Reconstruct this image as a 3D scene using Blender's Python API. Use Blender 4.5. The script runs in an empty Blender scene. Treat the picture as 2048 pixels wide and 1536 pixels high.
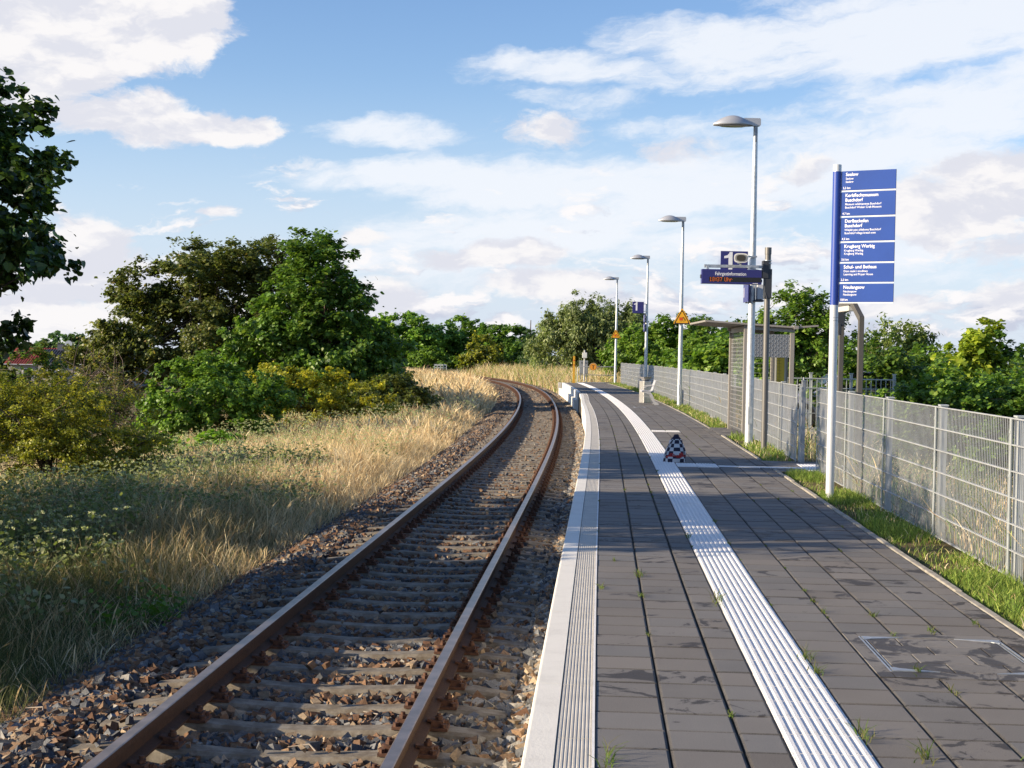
import bpy, math, random
import numpy as np
from mathutils import Vector, Matrix, Euler

R = math.radians
rng = np.random.default_rng(11)
scene = bpy.context.scene
COL = scene.collection

# ------------------------------------------------------------------ camera
cam_d = bpy.data.cameras.new("camera")
cam_d.sensor_width = 36.0
cam_d.lens = 36.0 * 2950 / 2048
cam_d.clip_start = 0.1
cam_d.clip_end = 6000
cam = bpy.data.objects.new("camera", cam_d)
COL.objects.link(cam)
cam.matrix_world = (Matrix.Translation((0, 0, 1.6))
                    @ Matrix.Rotation(R(90) - math.atan(60.94 / 2950), 4, 'X')
                    @ Matrix.Rotation(0.019, 4, 'Z'))
scene.camera = cam

# ------------------------------------------------------------------ light and exposure
SUN_EL, SUN_AZ = R(17.5), R(14.0)         # sun low on the left, a touch behind the camera
scene.view_settings.view_transform = 'Standard'
scene.view_settings.look = 'None'
scene.view_settings.gamma = 1.0
scene.view_settings.exposure = 0.95
sun_d = bpy.data.lights.new("sun", 'SUN')
sun_d.energy = 5.0
sun_d.angle = R(0.5)
sun_d.color = (1.0, 0.83, 0.60)
sun = bpy.data.objects.new("sun", sun_d)
COL.objects.link(sun)
sdir = Vector((math.cos(SUN_EL) * math.cos(SUN_AZ), math.cos(SUN_EL) * math.sin(SUN_AZ), -math.sin(SUN_EL)))
sun.rotation_euler = sdir.to_track_quat('-Z', 'Y').to_euler()
sun.location = (-40, -5, 30)

world = bpy.data.worlds.new("World")
scene.world = world
world.use_nodes = True


class NT:
    """small helper that adds nodes to a tree"""
    def __init__(self, tree):
        self.t = tree
        self.n = tree.nodes
        self.l = tree.links

    def put(self, inp, v):
        if v is None:
            return
        if hasattr(v, 'is_linked'):
            self.l.new(v, inp)
        else:
            try:
                inp.default_value = v
            except Exception:
                inp.default_value = (*v, 1.0)

    def node(self, typ, out=0, props=None, **ins):
        n = self.n.new(typ)
        for k, v in (props or {}).items():
            setattr(n, k, v)
        for k, v in ins.items():
            self.put(n.inputs[k.replace('_', ' ')], v)
        return n.outputs[out]

    def math(self, op, a, b=None, c=None):
        n = self.n.new('ShaderNodeMath')
        n.operation = op
        self.put(n.inputs[0], a)
        self.put(n.inputs[1], b)
        self.put(n.inputs[2], c)
        return n.outputs[0]

    def mix(self, f, a, b, blend='MIX'):
        n = self.n.new('ShaderNodeMix')
        n.data_type = 'RGBA'
        n.blend_type = blend
        self.put(n.inputs[0], f)
        self.put(n.inputs[6], a)
        self.put(n.inputs[7], b)
        return n.outputs[2]

    def step(self, x, lo, hi, a=0.0, b=1.0):
        n = self.n.new('ShaderNodeMapRange')
        n.interpolation_type = 'SMOOTHSTEP'
        self.put(n.inputs[0], x)
        for i, v in enumerate((lo, hi, a, b)):
            self.put(n.inputs[i + 1], v)
        return n.outputs[0]

    def xyz(self, x, y, z):
        n = self.n.new('ShaderNodeCombineXYZ')
        for i, v in enumerate((x, y, z)):
            self.put(n.inputs[i], v)
        return n.outputs[0]

    def noise(self, vec, scale, detail=5, rough=0.55, dist=0.0):
        n = self.n.new('ShaderNodeTexNoise')
        self.put(n.inputs['Vector'], vec)
        n.inputs['Scale'].default_value = scale
        n.inputs['Detail'].default_value = detail
        n.inputs['Roughness'].default_value = rough
        n.inputs['Distortion'].default_value = dist
        return n.outputs[0]


def build_sky():
    t = NT(world.node_tree)
    bg = world.node_tree.nodes['Background']
    sky = world.node_tree.nodes.new('ShaderNodeTexSky')
    sky.sky_type = 'NISHITA'
    sky.sun_disc = False
    sky.sun_elevation = SUN_EL
    sky.sun_rotation = R(270) - SUN_AZ
    sky.air_density = 1.0
    sky.dust_density = 0.6
    sky.ozone_density = 1.6
    co = t.n.new('ShaderNodeTexCoord').outputs['Generated']
    sp = t.n.new('ShaderNodeSeparateXYZ')
    t.l.new(co, sp.inputs[0])
    az = t.math('ARCTAN2', sp.outputs[0], sp.outputs[1])
    el = t.math('ARCSINE', sp.outputs[2])
    # turbulent warp of the direction
    v0 = t.xyz(t.math('MULTIPLY', az, 1.0), t.math('MULTIPLY', el, 1.9), 0.0)
    w1 = t.noise(v0, 7.0, 6, 0.62)
    w2 = t.noise(t.xyz(t.math('ADD', az, 7.3), t.math('MULTIPLY', el, 1.9), 3.1), 7.0, 6, 0.62)
    azw = t.math('MULTIPLY_ADD', t.math('SUBTRACT', w1, 0.5), 0.075, az)
    elw = t.math('MULTIPLY_ADD', t.math('SUBTRACT', w2, 0.5), 0.042, el)

    def blob(a, e, ra, re, k):
        da = t.math('DIVIDE', t.math('SUBTRACT', azw, a), ra)
        de = t.math('DIVIDE', t.math('SUBTRACT', elw, e), re)
        r2 = t.math('ADD', t.math('MULTIPLY', da, da), t.math('MULTIPLY', de, de))
        return t.math('MULTIPLY', t.math('SUBTRACT', 1.0, r2), k)

    def union(bs):
        r = blob(*bs[0])
        for b in bs[1:]:
            r = t.math('MAXIMUM', r, blob(*b))
        return r
    det = t.noise(t.xyz(azw, t.math('MULTIPLY', elw, 1.7), 1.0), 16.0, 12, 0.66)
    detc = t.math('SUBTRACT', det, 0.5)
    # heaped clouds: top left, left middle, right middle, low left
    cum = union([(-.335, .225, .14, .070, 1.5), (-.275, .210, .10, .045, 1.3), (-.345, .180, .10, .044, 1.2), (-.40, .20, .10, .07, 1.1), (-.255, .150, .052, .021, 1.0),
                 (-.205, .146, .052, .014, .95), (-.295, .056, .055, .034, .95), (-.255, .047, .042, .026, .9), (-.315, .020, .07, .026, .8), (-.20, .085, .016, .006, .6),
                 (.285, .098, .060, .026, .95), (.335, .113, .075, .030, 1.), (.245, .106, .022, .016, .75), (.36, .072, .08, .026, .7),
                 (-.038, .064, .034, .009, .75), (.0, .066, .05, .012, .8), (.33, .040, .04, .012, .75), (.185, .128, .024, .011, .5), (.10, .140, .035, .016, .45), (.005, .148, .04, .012, .34),
                 (-.085, .036, .03, .018, .8), (.02, .045, .05, .011, .7), (.24, .035, .05, .010, .65), (-.10, .075, .022, .008, .6), (.07, .030, .06, .010, .6)])
    cm = t.step(t.math('MULTIPLY_ADD', detc, 2.5, cum), 0.02, 0.52)
    # thin wind-drawn sheets
    strk = t.noise(t.xyz(t.math('MULTIPLY', azw, 2.2), t.math('MULTIPLY_ADD', az, -1.3, t.math('MULTIPLY', elw, 9.0)), 4.0), 4.2, 8, 0.62)
    strc = t.math('SUBTRACT', strk, 0.5)
    cir = union([(.055, .188, .085, .018, 1.), (.035, .173, .055, .014, .8), (.16, .200, .12, .030, 1.05), (.24, .205, .14, .036, 1.1), (.30, .225, .16, .040, 1.1),
                 (.35, .200, .14, .05, 1.0), (-.085, .144, .065, .010, .85), (-.10, .116, .08, .013, .85), (.0, .110, .16, .026, .95),
                 (.12, .118, .17, .034, .95), (.22, .13, .16, .036, .9), (.05, .085, .20, .030, .85), (.30, .165, .15, .026, .75), (.12, .147, .08, .014, .65), (.1, .06, .3, .03, .6)])
    ci = t.step(t.math('MULTIPLY_ADD', detc, 1.1, t.math('MULTIPLY_ADD', strc, 3.0, cir)), -0.02, 0.95, 0.0, 0.90)
    # small puffs, thickening towards the horizon
    pv = t.xyz(t.math('MULTIPLY', azw, 1.0), t.math('MULTIPLY', elw, 3.1), 9.0)
    pf = t.noise(pv, 15.0, 8, 0.6)
    lim = t.step(el, 0.0, 0.125, 0.43, 0.58)
    pf2 = t.noise(t.xyz(t.math('SUBTRACT', azw, .016), t.math('MULTIPLY', t.math('ADD', elw, .009), 3.1), 9.0), 15.0, 4, .55)
    pshade = t.step(t.math('SUBTRACT', pf, pf2), -.075, .085)
    pm = t.math('MULTIPLY', t.step(t.math('SUBTRACT', pf, lim), -0.01, 0.10), t.step(el, 0.10, 0.15, 0.92, 0.0))
    veil = t.step(el, 0.0, 0.19, 0.72, 0.0)
    # light and grey parts of the clouds
    sh = t.noise(t.xyz(t.math('MULTIPLY', azw, 1.0), t.math('MULTIPLY', t.math('ADD', elw, 0.012), 2.2), 5.0), 13.0, 6, 0.6)
    sh2 = t.noise(t.xyz(t.math('SUBTRACT', azw, .02), t.math('MULTIPLY', t.math('ADD', elw, .026), 2.2), 5.0), 13.0, 4, .55)
    shade = t.step(t.math('MULTIPLY_ADD', t.math('SUBTRACT', sh, sh2), .9, t.math('MULTIPLY', sh, .5)), 0.16, 0.36)
    skyc = t.mix(1.0, sky.outputs[0], (1.05, 1.20, 1.50, 1), 'MULTIPLY')
    skyv = t.mix(t.step(el, 0.02, 0.25, 0.30, 0.0), skyc, (4.7, 6.0, 7.6, 1))
    col = t.mix(veil, skyv, (5.7, 6.3, 7.5, 1))
    col = t.mix(ci, col, (6.95, 7.2, 7.65, 1))
    col = t.mix(pm, col, t.mix(pshade, (4.5, 4.75, 5.7, 1), (7.7, 7.45, 7.45, 1)))
    col = t.mix(cm, col, t.mix(shade, (5.8, 5.9, 6.5, 1), (7.35, 7.2, 7.25, 1)))
    t.l.new(col, bg.inputs[0])
    bg.inputs[1].default_value = 0.068


build_sky()

# ------------------------------------------------------------------ materials
MATS = {}


def mat(name, base=(.5, .5, .5), rough=.6, metal=0.0, var=0.0, vscale=6.0, bump=0.0, bscale=30.0, spec=0.5, attr=None,
        emit=None, build=None, coat=0.0):
    if name in MATS:
        return MATS[name]
    m = bpy.data.materials.new(name)
    m.use_nodes = True
    t = NT(m.node_tree)
    b = m.node_tree.nodes['Principled BSDF']
    b.inputs['Roughness'].default_value = rough
    b.inputs['Metallic'].default_value = metal
    b.inputs['Specular IOR Level'].default_value = spec
    b.inputs['Coat Weight'].default_value = coat
    geo = t.n.new('ShaderNodeNewGeometry').outputs['Position']
    col = None
    if attr:
        a = t.n.new('ShaderNodeAttribute')
        a.attribute_name = attr
        col = a.outputs['Color']
    else:
        col = (*base, 1)
    if var:
        nz = t.noise(geo, vscale, 6, .6)
        k = t.step(nz, .3, .7, 1 - var, 1 + var)
        kk = t.n.new('ShaderNodeCombineColor')
        for i in range(3):
            t.l.new(k, kk.inputs[i])
        col = t.mix(1.0, col, kk.outputs[0], 'MULTIPLY')
    if build:
        col = build(t, b, geo, col) or col
    t.put(b.inputs['Base Color'], col)
    if emit:
        b.inputs['Emission Color'].default_value = (*emit[0], 1)
        b.inputs['Emission Strength'].default_value = emit[1]
    if bump:
        bn = t.n.new('ShaderNodeBump')
        bn.inputs['Strength'].default_value = bump
        bn.inputs['Distance'].default_value = .02
        t.l.new(t.noise(geo, bscale, 5, .65), bn.inputs['Height'])
        t.l.new(bn.outputs[0], b.inputs['Normal'])
    MATS[name] = m
    return m


def leaf_mat(name, trans=.38, rough=.45, spec=.4, tint=(1.35, 1.45, .75, 1)):
    if name in MATS:
        return MATS[name]
    m = bpy.data.materials.new(name)
    m.use_nodes = True
    t = NT(m.node_tree)
    b = m.node_tree.nodes['Principled BSDF']
    b.inputs['Roughness'].default_value = rough
    b.inputs['Specular IOR Level'].default_value = spec
    a = t.n.new('ShaderNodeAttribute')
    a.attribute_name = 'Col'
    t.l.new(a.outputs['Color'], b.inputs['Base Color'])
    tr = t.n.new('ShaderNodeBsdfTranslucent')
    t.l.new(t.mix(1.0, a.outputs['Color'], tint, 'MULTIPLY'), tr.inputs[0])
    mx = t.n.new('ShaderNodeMixShader')
    mx.inputs[0].default_value = trans
    t.l.new(b.outputs[0], mx.inputs[1])
    t.l.new(tr.outputs[0], mx.inputs[2])
    t.l.new(mx.outputs[0], m.node_tree.nodes['Material Output'].inputs[0])
    MATS[name] = m
    return m


# ------------------------------------------------------------------ object helpers
def link(name, data, parent=None, loc=None):
    o = bpy.data.objects.new(name, data)
    COL.objects.link(o)
    if parent is not None:
        o.parent = parent
    if loc is not None:
        o.location = loc
    return o


def tag(o, label=None, cat=None, group=None, kind=None):
    for k, v in (('label', label), ('category', cat), ('group', group), ('kind', kind)):
        if v:
            o[k] = v
    return o


def thing(name, label, cat, loc=(0, 0, 0), rz=0.0, group=None):
    o = link(name, None, None, loc)
    o.rotation_euler = (0, 0, rz)
    o.empty_display_size = .1
    return tag(o, label, cat, group)


def mesh_arrays(name, V, loops, totals, mats, col=None, midx=None, smooth=False):
    me = bpy.data.meshes.new(name)
    V = np.asarray(V, dtype=np.float32)
    loops = np.asarray(loops, dtype=np.int32).ravel()
    totals = np.asarray(totals, dtype=np.int32)
    starts = np.concatenate([[0], np.cumsum(totals)[:-1]]).astype(np.int32)
    me.vertices.add(len(V))
    me.vertices.foreach_set('co', V.ravel())
    me.loops.add(len(loops))
    me.loops.foreach_set('vertex_index', loops)
    me.polygons.add(len(totals))
    me.polygons.foreach_set('loop_start', starts)
    try:
        me.polygons.foreach_set('loop_total', totals)
    except Exception:
        pass
    if midx is not None:
        me.polygons.foreach_set('material_index', np.asarray(midx, dtype=np.int32))
    me.polygons.foreach_set('use_smooth', np.full(len(totals), bool(smooth)))
    if col is not None:
        a = me.attributes.new('Col', 'FLOAT_COLOR', 'POINT')
        c = np.ones((len(V), 4), dtype=np.float32)
        col = np.asarray(col)
        c[:, :col.shape[1]] = col
        a.data.foreach_set('color', c.ravel())
    me.update(calc_edges=True)
    me.validate()
    for m in (mats if isinstance(mats, (list, tuple)) else [mats]):
        me.materials.append(m)
    return me


class MB:
    """collects solids into one mesh"""
    def __init__(self):
        self.v, self.f, self.m, self.s = [], [], [], []

    def add(self, vs, fs, mi=0, smooth=False):
        o = len(self.v)
        self.v += [tuple(v) for v in vs]
        self.f += [tuple(i + o for i in f) for f in fs]
        self.m += [mi] * len(fs)
        self.s += [smooth] * len(fs)
        return self

    def box(self, c, s, mi=0, rot=None):
        x, y, z = s[0] / 2, s[1] / 2, s[2] / 2
        vs = [Vector(p) for p in ((-x, -y, -z), (x, -y, -z), (x, y, -z), (-x, y, -z), (-x, -y, z), (x, -y, z), (x, y, z), (-x, y, z))]
        if rot is not None:
            e = Euler(rot).to_matrix()
            vs = [e @ v for v in vs]
        c = Vector(c)
        return self.add([v + c for v in vs], [(0, 3, 2, 1), (4, 5, 6, 7), (0, 1, 5, 4), (1, 2, 6, 5), (2, 3, 7, 6), (3, 0, 4, 7)], mi)

    def beam(self, p0, p1, w, h, mi=0):
        """rectangular bar between two points, w across (horizontal), h upright"""
        p0, p1 = Vector(p0), Vector(p1)
        d = (p1 - p0).normalized()
        up = Vector((0, 0, 1)) if abs(d.z) < .95 else Vector((0, 1, 0))
        a = d.cross(up).normalized()
        b = a.cross(d).normalized()
        a, b = a * w / 2, b * h / 2
        vs = [p0 - a - b, p0 + a - b, p0 + a + b, p0 - a + b, p1 - a - b, p1 + a - b, p1 + a + b, p1 - a + b]
        return self.add(vs, [(0, 1, 2, 3), (7, 6, 5, 4), (0, 4, 5, 1), (1, 5, 6, 2), (2, 6, 7, 3), (3, 7, 4, 0)], mi)

    def path(self, pts, radii, n=8, mi=0, caps=True, smooth=True):
        pts = [Vector(p) for p in pts]
        if not isinstance(radii, (list, tuple)):
            radii = [radii] * len(pts)
        rings, pa = [], None
        for i, p in enumerate(pts):
            d = (pts[min(i + 1, len(pts) - 1)] - pts[max(i - 1, 0)]).normalized()
            if pa is None:
                pa = d.cross(Vector((0, 0, 1)) if abs(d.z) < .9 else Vector((1, 0, 0))).normalized()
            else:
                pa = (pa - d * pa.dot(d)).normalized()
            pb = d.cross(pa)
            rings.append([p + (pa * math.cos(2 * math.pi * k / n) + pb * math.sin(2 * math.pi * k / n)) * radii[i] for k in range(n)])
        vs = [v for r in rings for v in r]
        fs = [(i * n + k, i * n + (k + 1) % n, (i + 1) * n + (k + 1) % n, (i + 1) * n + k) for i in range(len(pts) - 1) for k in range(n)]
        self.add(vs, fs, mi, smooth)
        if caps:
            self.add(rings[0], [tuple(range(n))[::-1]], mi)
            self.add(rings[-1], [tuple(range(n))], mi)
        return self

    def loft(self, rings, mi=0, smooth=True, caps=True):
        n = len(rings[0])
        vs = [v for r in rings for v in r]
        fs = [(i * n + k, i * n + (k + 1) % n, (i + 1) * n + (k + 1) % n, (i + 1) * n + k) for i in range(len(rings) - 1) for k in range(n)]
        self.add(vs, fs, mi, smooth)
        if caps:
            self.add(rings[0], [tuple(range(n))[::-1]], mi)
            self.add(rings[-1], [tuple(range(n))], mi)
        return self

    def prism(self, poly, a0, a1, axis='y', mi=0):
        """2-D outline pushed along an axis: axis y -> outline is (x,z); x -> (y,z); z -> (x,y)"""
        def P(u, v, a):
            return {'y': (u, a, v), 'x': (a, u, v), 'z': (u, v, a)}[axis]
        n = len(poly)
        vs = [P(u, v, a0) for u, v in poly] + [P(u, v, a1) for u, v in poly]
        fs = [tuple(range(n)), tuple(range(2 * n - 1, n - 1, -1))]
        fs += [(i, i + n, (i + 1) % n + n, (i + 1) % n) for i in range(n)]
        return self.add(vs, fs, mi)

    def mesh(self, name, mats):
        me = bpy.data.meshes.new(name)
        me.from_pydata(self.v, [], self.f)
        me.polygons.foreach_set('material_index', self.m)
        me.polygons.foreach_set('use_smooth', self.s)
        for m in (mats if isinstance(mats, (list, tuple)) else [mats]):
            me.materials.append(m)
        import bmesh
        bm = bmesh.new()
        bm.from_mesh(me)
        bmesh.ops.recalc_face_normals(bm, faces=bm.faces)
        bm.to_mesh(me)
        bm.free()
        return me

    def build(self, name, mats, parent=None, bevel=0.0, loc=None):
        o = link(name, self.mesh(name, mats), parent, loc)
        if bevel:
            b = o.modifiers.new('bevel', 'BEVEL')
            b.width = bevel
            b.segments = 2
            b.limit_method = 'ANGLE'
        return o


def text_mesh(s, size, bold=0.0, align='LEFT', space=1.0):
    cu = bpy.data.curves.new('lettering', 'FONT')
    cu.body = s
    cu.size = size
    cu.offset = bold
    cu.align_x = align
    cu.space_character = space
    cu.extrude = 0.0012
    cu.resolution_u = 3
    o = bpy.data.objects.new('lettering', cu)
    COL.objects.link(o)
    dg = bpy.context.evaluated_depsgraph_get()
    me = bpy.data.meshes.new_from_object(o.evaluated_get(dg))
    bpy.data.objects.remove(o)
    bpy.data.curves.remove(cu)
    return me


def lettering(parent, lines, material, name='lettering'):
    """lines: (text, x, z, size, bold, squeeze) on a panel whose face is the local XZ plane at y=-0.006"""
    V, F = [], []
    for s, x, z, size, bold, sq in lines:
        me = text_mesh(s, size, bold)
        o = len(V)
        V += [(x + v.co.x * sq, -.0055 - v.co.z, z + v.co.y) for v in me.vertices]
        F += [tuple(i + o for i in p.vertices) for p in me.polygons]
        bpy.data.meshes.remove(me)
    me = bpy.data.meshes.new(name)
    me.from_pydata(V, [], F)
    me.materials.append(material)
    return link(name, me, parent)


# ------------------------------------------------------------------ the line of the track
_y = np.arange(-6, 151, 6.0)
_x = np.array([-.967, -.925, -.691, -.356, .016, .385, .726, 1.029, 1.287, 1.502, 1.673, 1.801, 1.886, 1.926, 1.916, 1.849, 1.716,
               1.505, 1.204, .798, .269, -.401, -1.237, -2.267, -3.529, -5.069, -6.951])
_x[0], _x[1] = -1.40, -1.05
_pf = np.polynomial.chebyshev.Chebyshev.fit(_y, _x, 9)
yy = np.arange(-6, 150, .25)
px, py = list(_pf(yy)), list(yy)
hd = math.atan2(px[-1] - px[-3], py[-1] - py[-3])
for i in range(400):
    hd -= .0016
    px.append(px[-1] + math.sin(hd) * .25)
    py.append(py[-1] + math.cos(hd) * .25)
CP = np.stack([px, py], 1)
CT = np.gradient(CP, axis=0)
_ds = np.linalg.norm(np.diff(CP, axis=0), axis=1)
CS = np.concatenate([[0], np.cumsum(_ds)]) - 6.0
CT /= np.linalg.norm(CT, axis=1)[:, None]


def PT(s, t):
    """world x,y of a point s metres along the right rail and t metres to its right"""
    s, t = np.asarray(s, float), np.asarray(t, float)
    x = np.interp(s, CS, CP[:, 0])
    y = np.interp(s, CS, CP[:, 1])
    tx = np.interp(s, CS, CT[:, 0])
    ty = np.interp(s, CS, CT[:, 1])
    n = np.hypot(tx, ty)
    return x + t * ty / n, y - t * tx / n


def ST(x, y):
    x, y = np.atleast_1d(np.asarray(x, float)), np.atleast_1d(np.asarray(y, float))
    s = np.empty(len(x))
    t = np.empty(len(x))
    Q = CP[::2]
    for a in range(0, len(x), 4000):
        dx = x[a:a + 4000, None] - Q[None, :, 0]
        dy = y[a:a + 4000, None] - Q[None, :, 1]
        k = np.argmin(dx * dx + dy * dy, 1)
        i = np.arange(len(k))
        tt = CT[::2][k]
        s[a:a + 4000] = CS[::2][k] + dx[i, k] * tt[:, 0] + dy[i, k] * tt[:, 1]
        t[a:a + 4000] = dx[i, k] * tt[:, 1] - dy[i, k] * tt[:, 0]
    return s, t


def heading(s):
    return -math.atan2(np.interp(s, CS, CT[:, 0]), np.interp(s, CS, CT[:, 1]))   # rotation about z


PLAT_END = 84.4
LT = np.array([-70, -40, -25, -14, -9, -6, -4.2, -3.3, -2.95, -2.35, -1.9, .8])
LZ = np.array([-3., -2.95, -2.7, -2.0, -1.45, -1.2, -1.12, -1.1, -1.02, -.80, -.815, -.815])
RT = np.array([.8, 3.575, 3.585, 4.3, 5.0, 6.0, 8.0, 12., 30, 70])
RZ = np.array([-.9, -.9, -.035, -.04, -.10, -.35, -.8, -1.5, -2.5, -3.0])
ET = np.array([.8, 1.4, 3., 6., 10., 30, 70])
EZ = np.array([-.76, -.7, -.35, -.3, -.6, -2.2, -3.0])


def wob(x, y):
    return .06 * np.sin(x * .9 + y * .35) * np.cos(y * .5 - x * .2) + .05 * np.sin(x * .31 - y * .77 + 1.3)


def ground(s, t):
    s, t = np.asarray(s, float), np.asarray(t, float)
    zl = np.interp(t, LT, LZ)
    zr = np.where(s < PLAT_END + .3, np.interp(t, RT, RZ), np.interp(t, ET, EZ))
    z = np.where(t < .8, zl, zr)
    return z + wob(s, t) * (np.clip((np.abs(t + .9) - 2.4) / 3, 0, 1) * np.where((t > .8) & (t < 5) & (s < PLAT_END + .3), 0, 1))


# ------------------------------------------------------------------ ground
def ground_colour(t, b, geo, col):
    n1 = t.noise(geo, .55, 6, .6)
    n2 = t.noise(geo, 14, 6, .7)
    n3 = t.noise(geo, 48, 3, .7)
    green = t.mix(n2, (.030, .045, .014, 1), (.07, .085, .028, 1))
    straw = t.mix(n2, (.10, .075, .035, 1), (.22, .17, .085, 1))
    soil = t.mix(t.step(n1, .42, .6), straw, green)
    stone = t.mix(t.step(n3, .38, .62), (.02, .019, .018, 1), t.mix(n2, (.09, .06, .04, 1), (.11, .10, .09, 1)))
    a = t.n.new('ShaderNodeAttribute')
    a.attribute_name = 'Col'
    sp = t.n.new('ShaderNodeSeparateColor')
    t.l.new(a.outputs['Color'], sp.inputs[0])
    return t.mix(sp.outputs[0], soil, stone)


def build_ground():
    ss = np.unique(np.concatenate([np.arange(-3, 40, .5), np.arange(40, 86, 1.0), [PLAT_END + .29, PLAT_END + .31], np.arange(86, 240, 2.0)]))
    tt = np.array([-70, -55, -40, -30, -25, -20, -17, -14, -11.5, -9, -7.5, -6, -5, -4.2, -3.7, -3.3, -2.95, -2.65, -2.35, -1.9, -1.2, -.4, .3, .799, .81,
                   1.4, 2.2, 3., 3.575, 3.585, 3.8, 4.1, 4.3, 4.6, 5.0, 5.5, 6.0, 7, 8.0, 10, 12., 16, 22, 30, 45, 70])
    S, T = np.meshgrid(ss, tt, indexing='ij')
    X, Y = PT(S.ravel(), T.ravel())
    Z = ground(S.ravel(), T.ravel())
    n, k = len(ss), len(tt)
    i = np.arange((n - 1) * (k - 1))
    a = (i // (k - 1)) * k + i % (k - 1)
    q = np.stack([a, a + 1, a + k + 1, a + k], 1)
    col = np.zeros((len(X), 3))
    col[:, 0] = ((T.ravel() > -2.8) & (T.ravel() < .9)).astype(float)
    m = mat('ground_soil', rough=.95, spec=.1, build=ground_colour, bump=.6, bscale=22)
    me = mesh_arrays('terrain', np.stack([X, Y, Z], 1), q[:, ::-1], np.full(len(q), 4), m, col, smooth=True)
    o = link('terrain', me)
    tag(o, kind='structure', label='dry grassy ground and ballast bed either side of the track')
    f = MB().add([(-2500, -300, -3.15), (2500, -300, -3.15), (2500, 4500, -3.15), (-2500, 4500, -3.15)], [(0, 1, 2, 3)])
    tag(f.build('field', mat('field_green', (.07, .085, .03), .95, var=.35, vscale=.05, spec=.1)), kind='structure')


build_ground()


def sweep(profile, s0, s1, step, mats, name, parent=None, smooth=False, mfun=None, closed=True, caps=True, zoff=0.0):
    """profile [(t,z)...] carried along the track line as one mesh"""
    ss = np.arange(s0, s1 + 1e-6, step)
    if s1 - ss[-1] > .02:
        ss = np.append(ss, s1)
    pr = np.asarray(profile, float)
    n, k = len(ss), len(pr)
    S = np.repeat(ss, k)
    T = np.tile(pr[:, 0], n)
    Z = np.tile(pr[:, 1], n) + zoff
    X, Y = PT(S, T)
    kk = k if closed else k - 1
    i = np.arange((n - 1) * kk)
    r, c = i // kk, i % kk
    a = r * k + c
    b = r * k + (c + 1) % k
    q = np.stack([a, b, b + k, a + k], 1)
    loops = list(q.ravel())
    tot = [4] * len(q)
    mi = [mfun(int(x)) if mfun else 0 for x in c]
    if caps and closed:
        loops += list(range(k))[::-1] + [(n - 1) * k + x for x in range(k)]
        tot += [k, k]
        mi += [0, 0]
    me = mesh_arrays(name, np.stack([X, Y, Z], 1), loops, tot, mats, midx=mi, smooth=smooth)
    return link(name, me, parent)


# ------------------------------------------------------------------ platform
def stain_colour(t, b, geo, col):
    at_ = t.n.new('ShaderNodeAttribute')
    at_.attribute_name = 'Col'
    n = t.noise(geo, 3.6, 8, .68, .6)
    n = t.math('MULTIPLY_ADD', t.math('SUBTRACT', at_.outputs['Alpha'], .5), .24, n)
    fine = t.noise(geo, 160, 3, .6)
    dust = t.noise(geo, 1.3, 5, .6)
    c = t.mix(t.step(dust, .3, .7, 0, .35), col, (.215, .202, .188, 1))
    c = t.mix(t.step(fine, .35, .75, 0, .32), c, (.24, .226, .212, 1))
    wet = t.step(n, .625, .650)
    t.put(b.inputs['Roughness'], t.math('MULTIPLY_ADD', wet, -.25, .85))
    return t.mix(t.math('MULTIPLY', wet, .90), c, (.045, .038, .033, 1))


def conc_colour(t, b, geo, col):
    n = t.noise(geo, 3.0, 7, .65)
    f = t.noise(geo, 60, 4, .7)
    c = t.mix(t.step(n, .42, .8, 0, .4), col, (.40, .375, .33, 1))
    return t.mix(t.step(f, .3, .75, .0, .25), c, (.80, .78, .74, 1))


M_PAVE = mat('concrete_paver', attr='Col', rough=.85, spec=.25, build=stain_colour, bump=.25, bscale=140)
M_JOINT = mat('joint_soil', (.035, .031, .024), .95, var=.4, vscale=9)
M_WHITE = mat('white_concrete', (.76, .745, .73), .75, build=conc_colour, bump=.15, bscale=90)
def strip_colour(t, b, geo, col):
    n = t.noise(geo, 5.0, 7, .7)
    f = t.noise(geo, 34, 5, .7)
    c = t.mix(t.step(n, .50, .78, 0, .45), col, (.36, .33, .29, 1))
    return t.mix(t.step(f, .58, .70, .0, .55), c, (.30, .27, .23, 1))


M_STRIP = mat('white_strip_concrete', (.74, .725, .71), .75, build=strip_colour, bump=.2, bscale=90)
M_BEIGE = mat('pale_edge_concrete', (.72, .69, .62), .8, build=conc_colour, bump=.15, bscale=70)
M_KERB = mat('dull_kerb_concrete', (.30, .275, .23), .9, var=.25, vscale=6, bump=.3, bscale=50)
M_EDGE = mat('grey_ribbed_concrete', (.50, .47, .415), .85, var=.08, vscale=5, bump=.2, bscale=120)

platform = link('platform', None)
tag(platform, kind='structure', label='low station platform paved with dark grey slabs, white edge along the track', cat='platform')


def edge_t(s):
    k = np.clip((np.asarray(s, float) - 48) / 14, 0, 1)
    return .78 + .2 * k * k * (3 - 2 * k)


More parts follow.
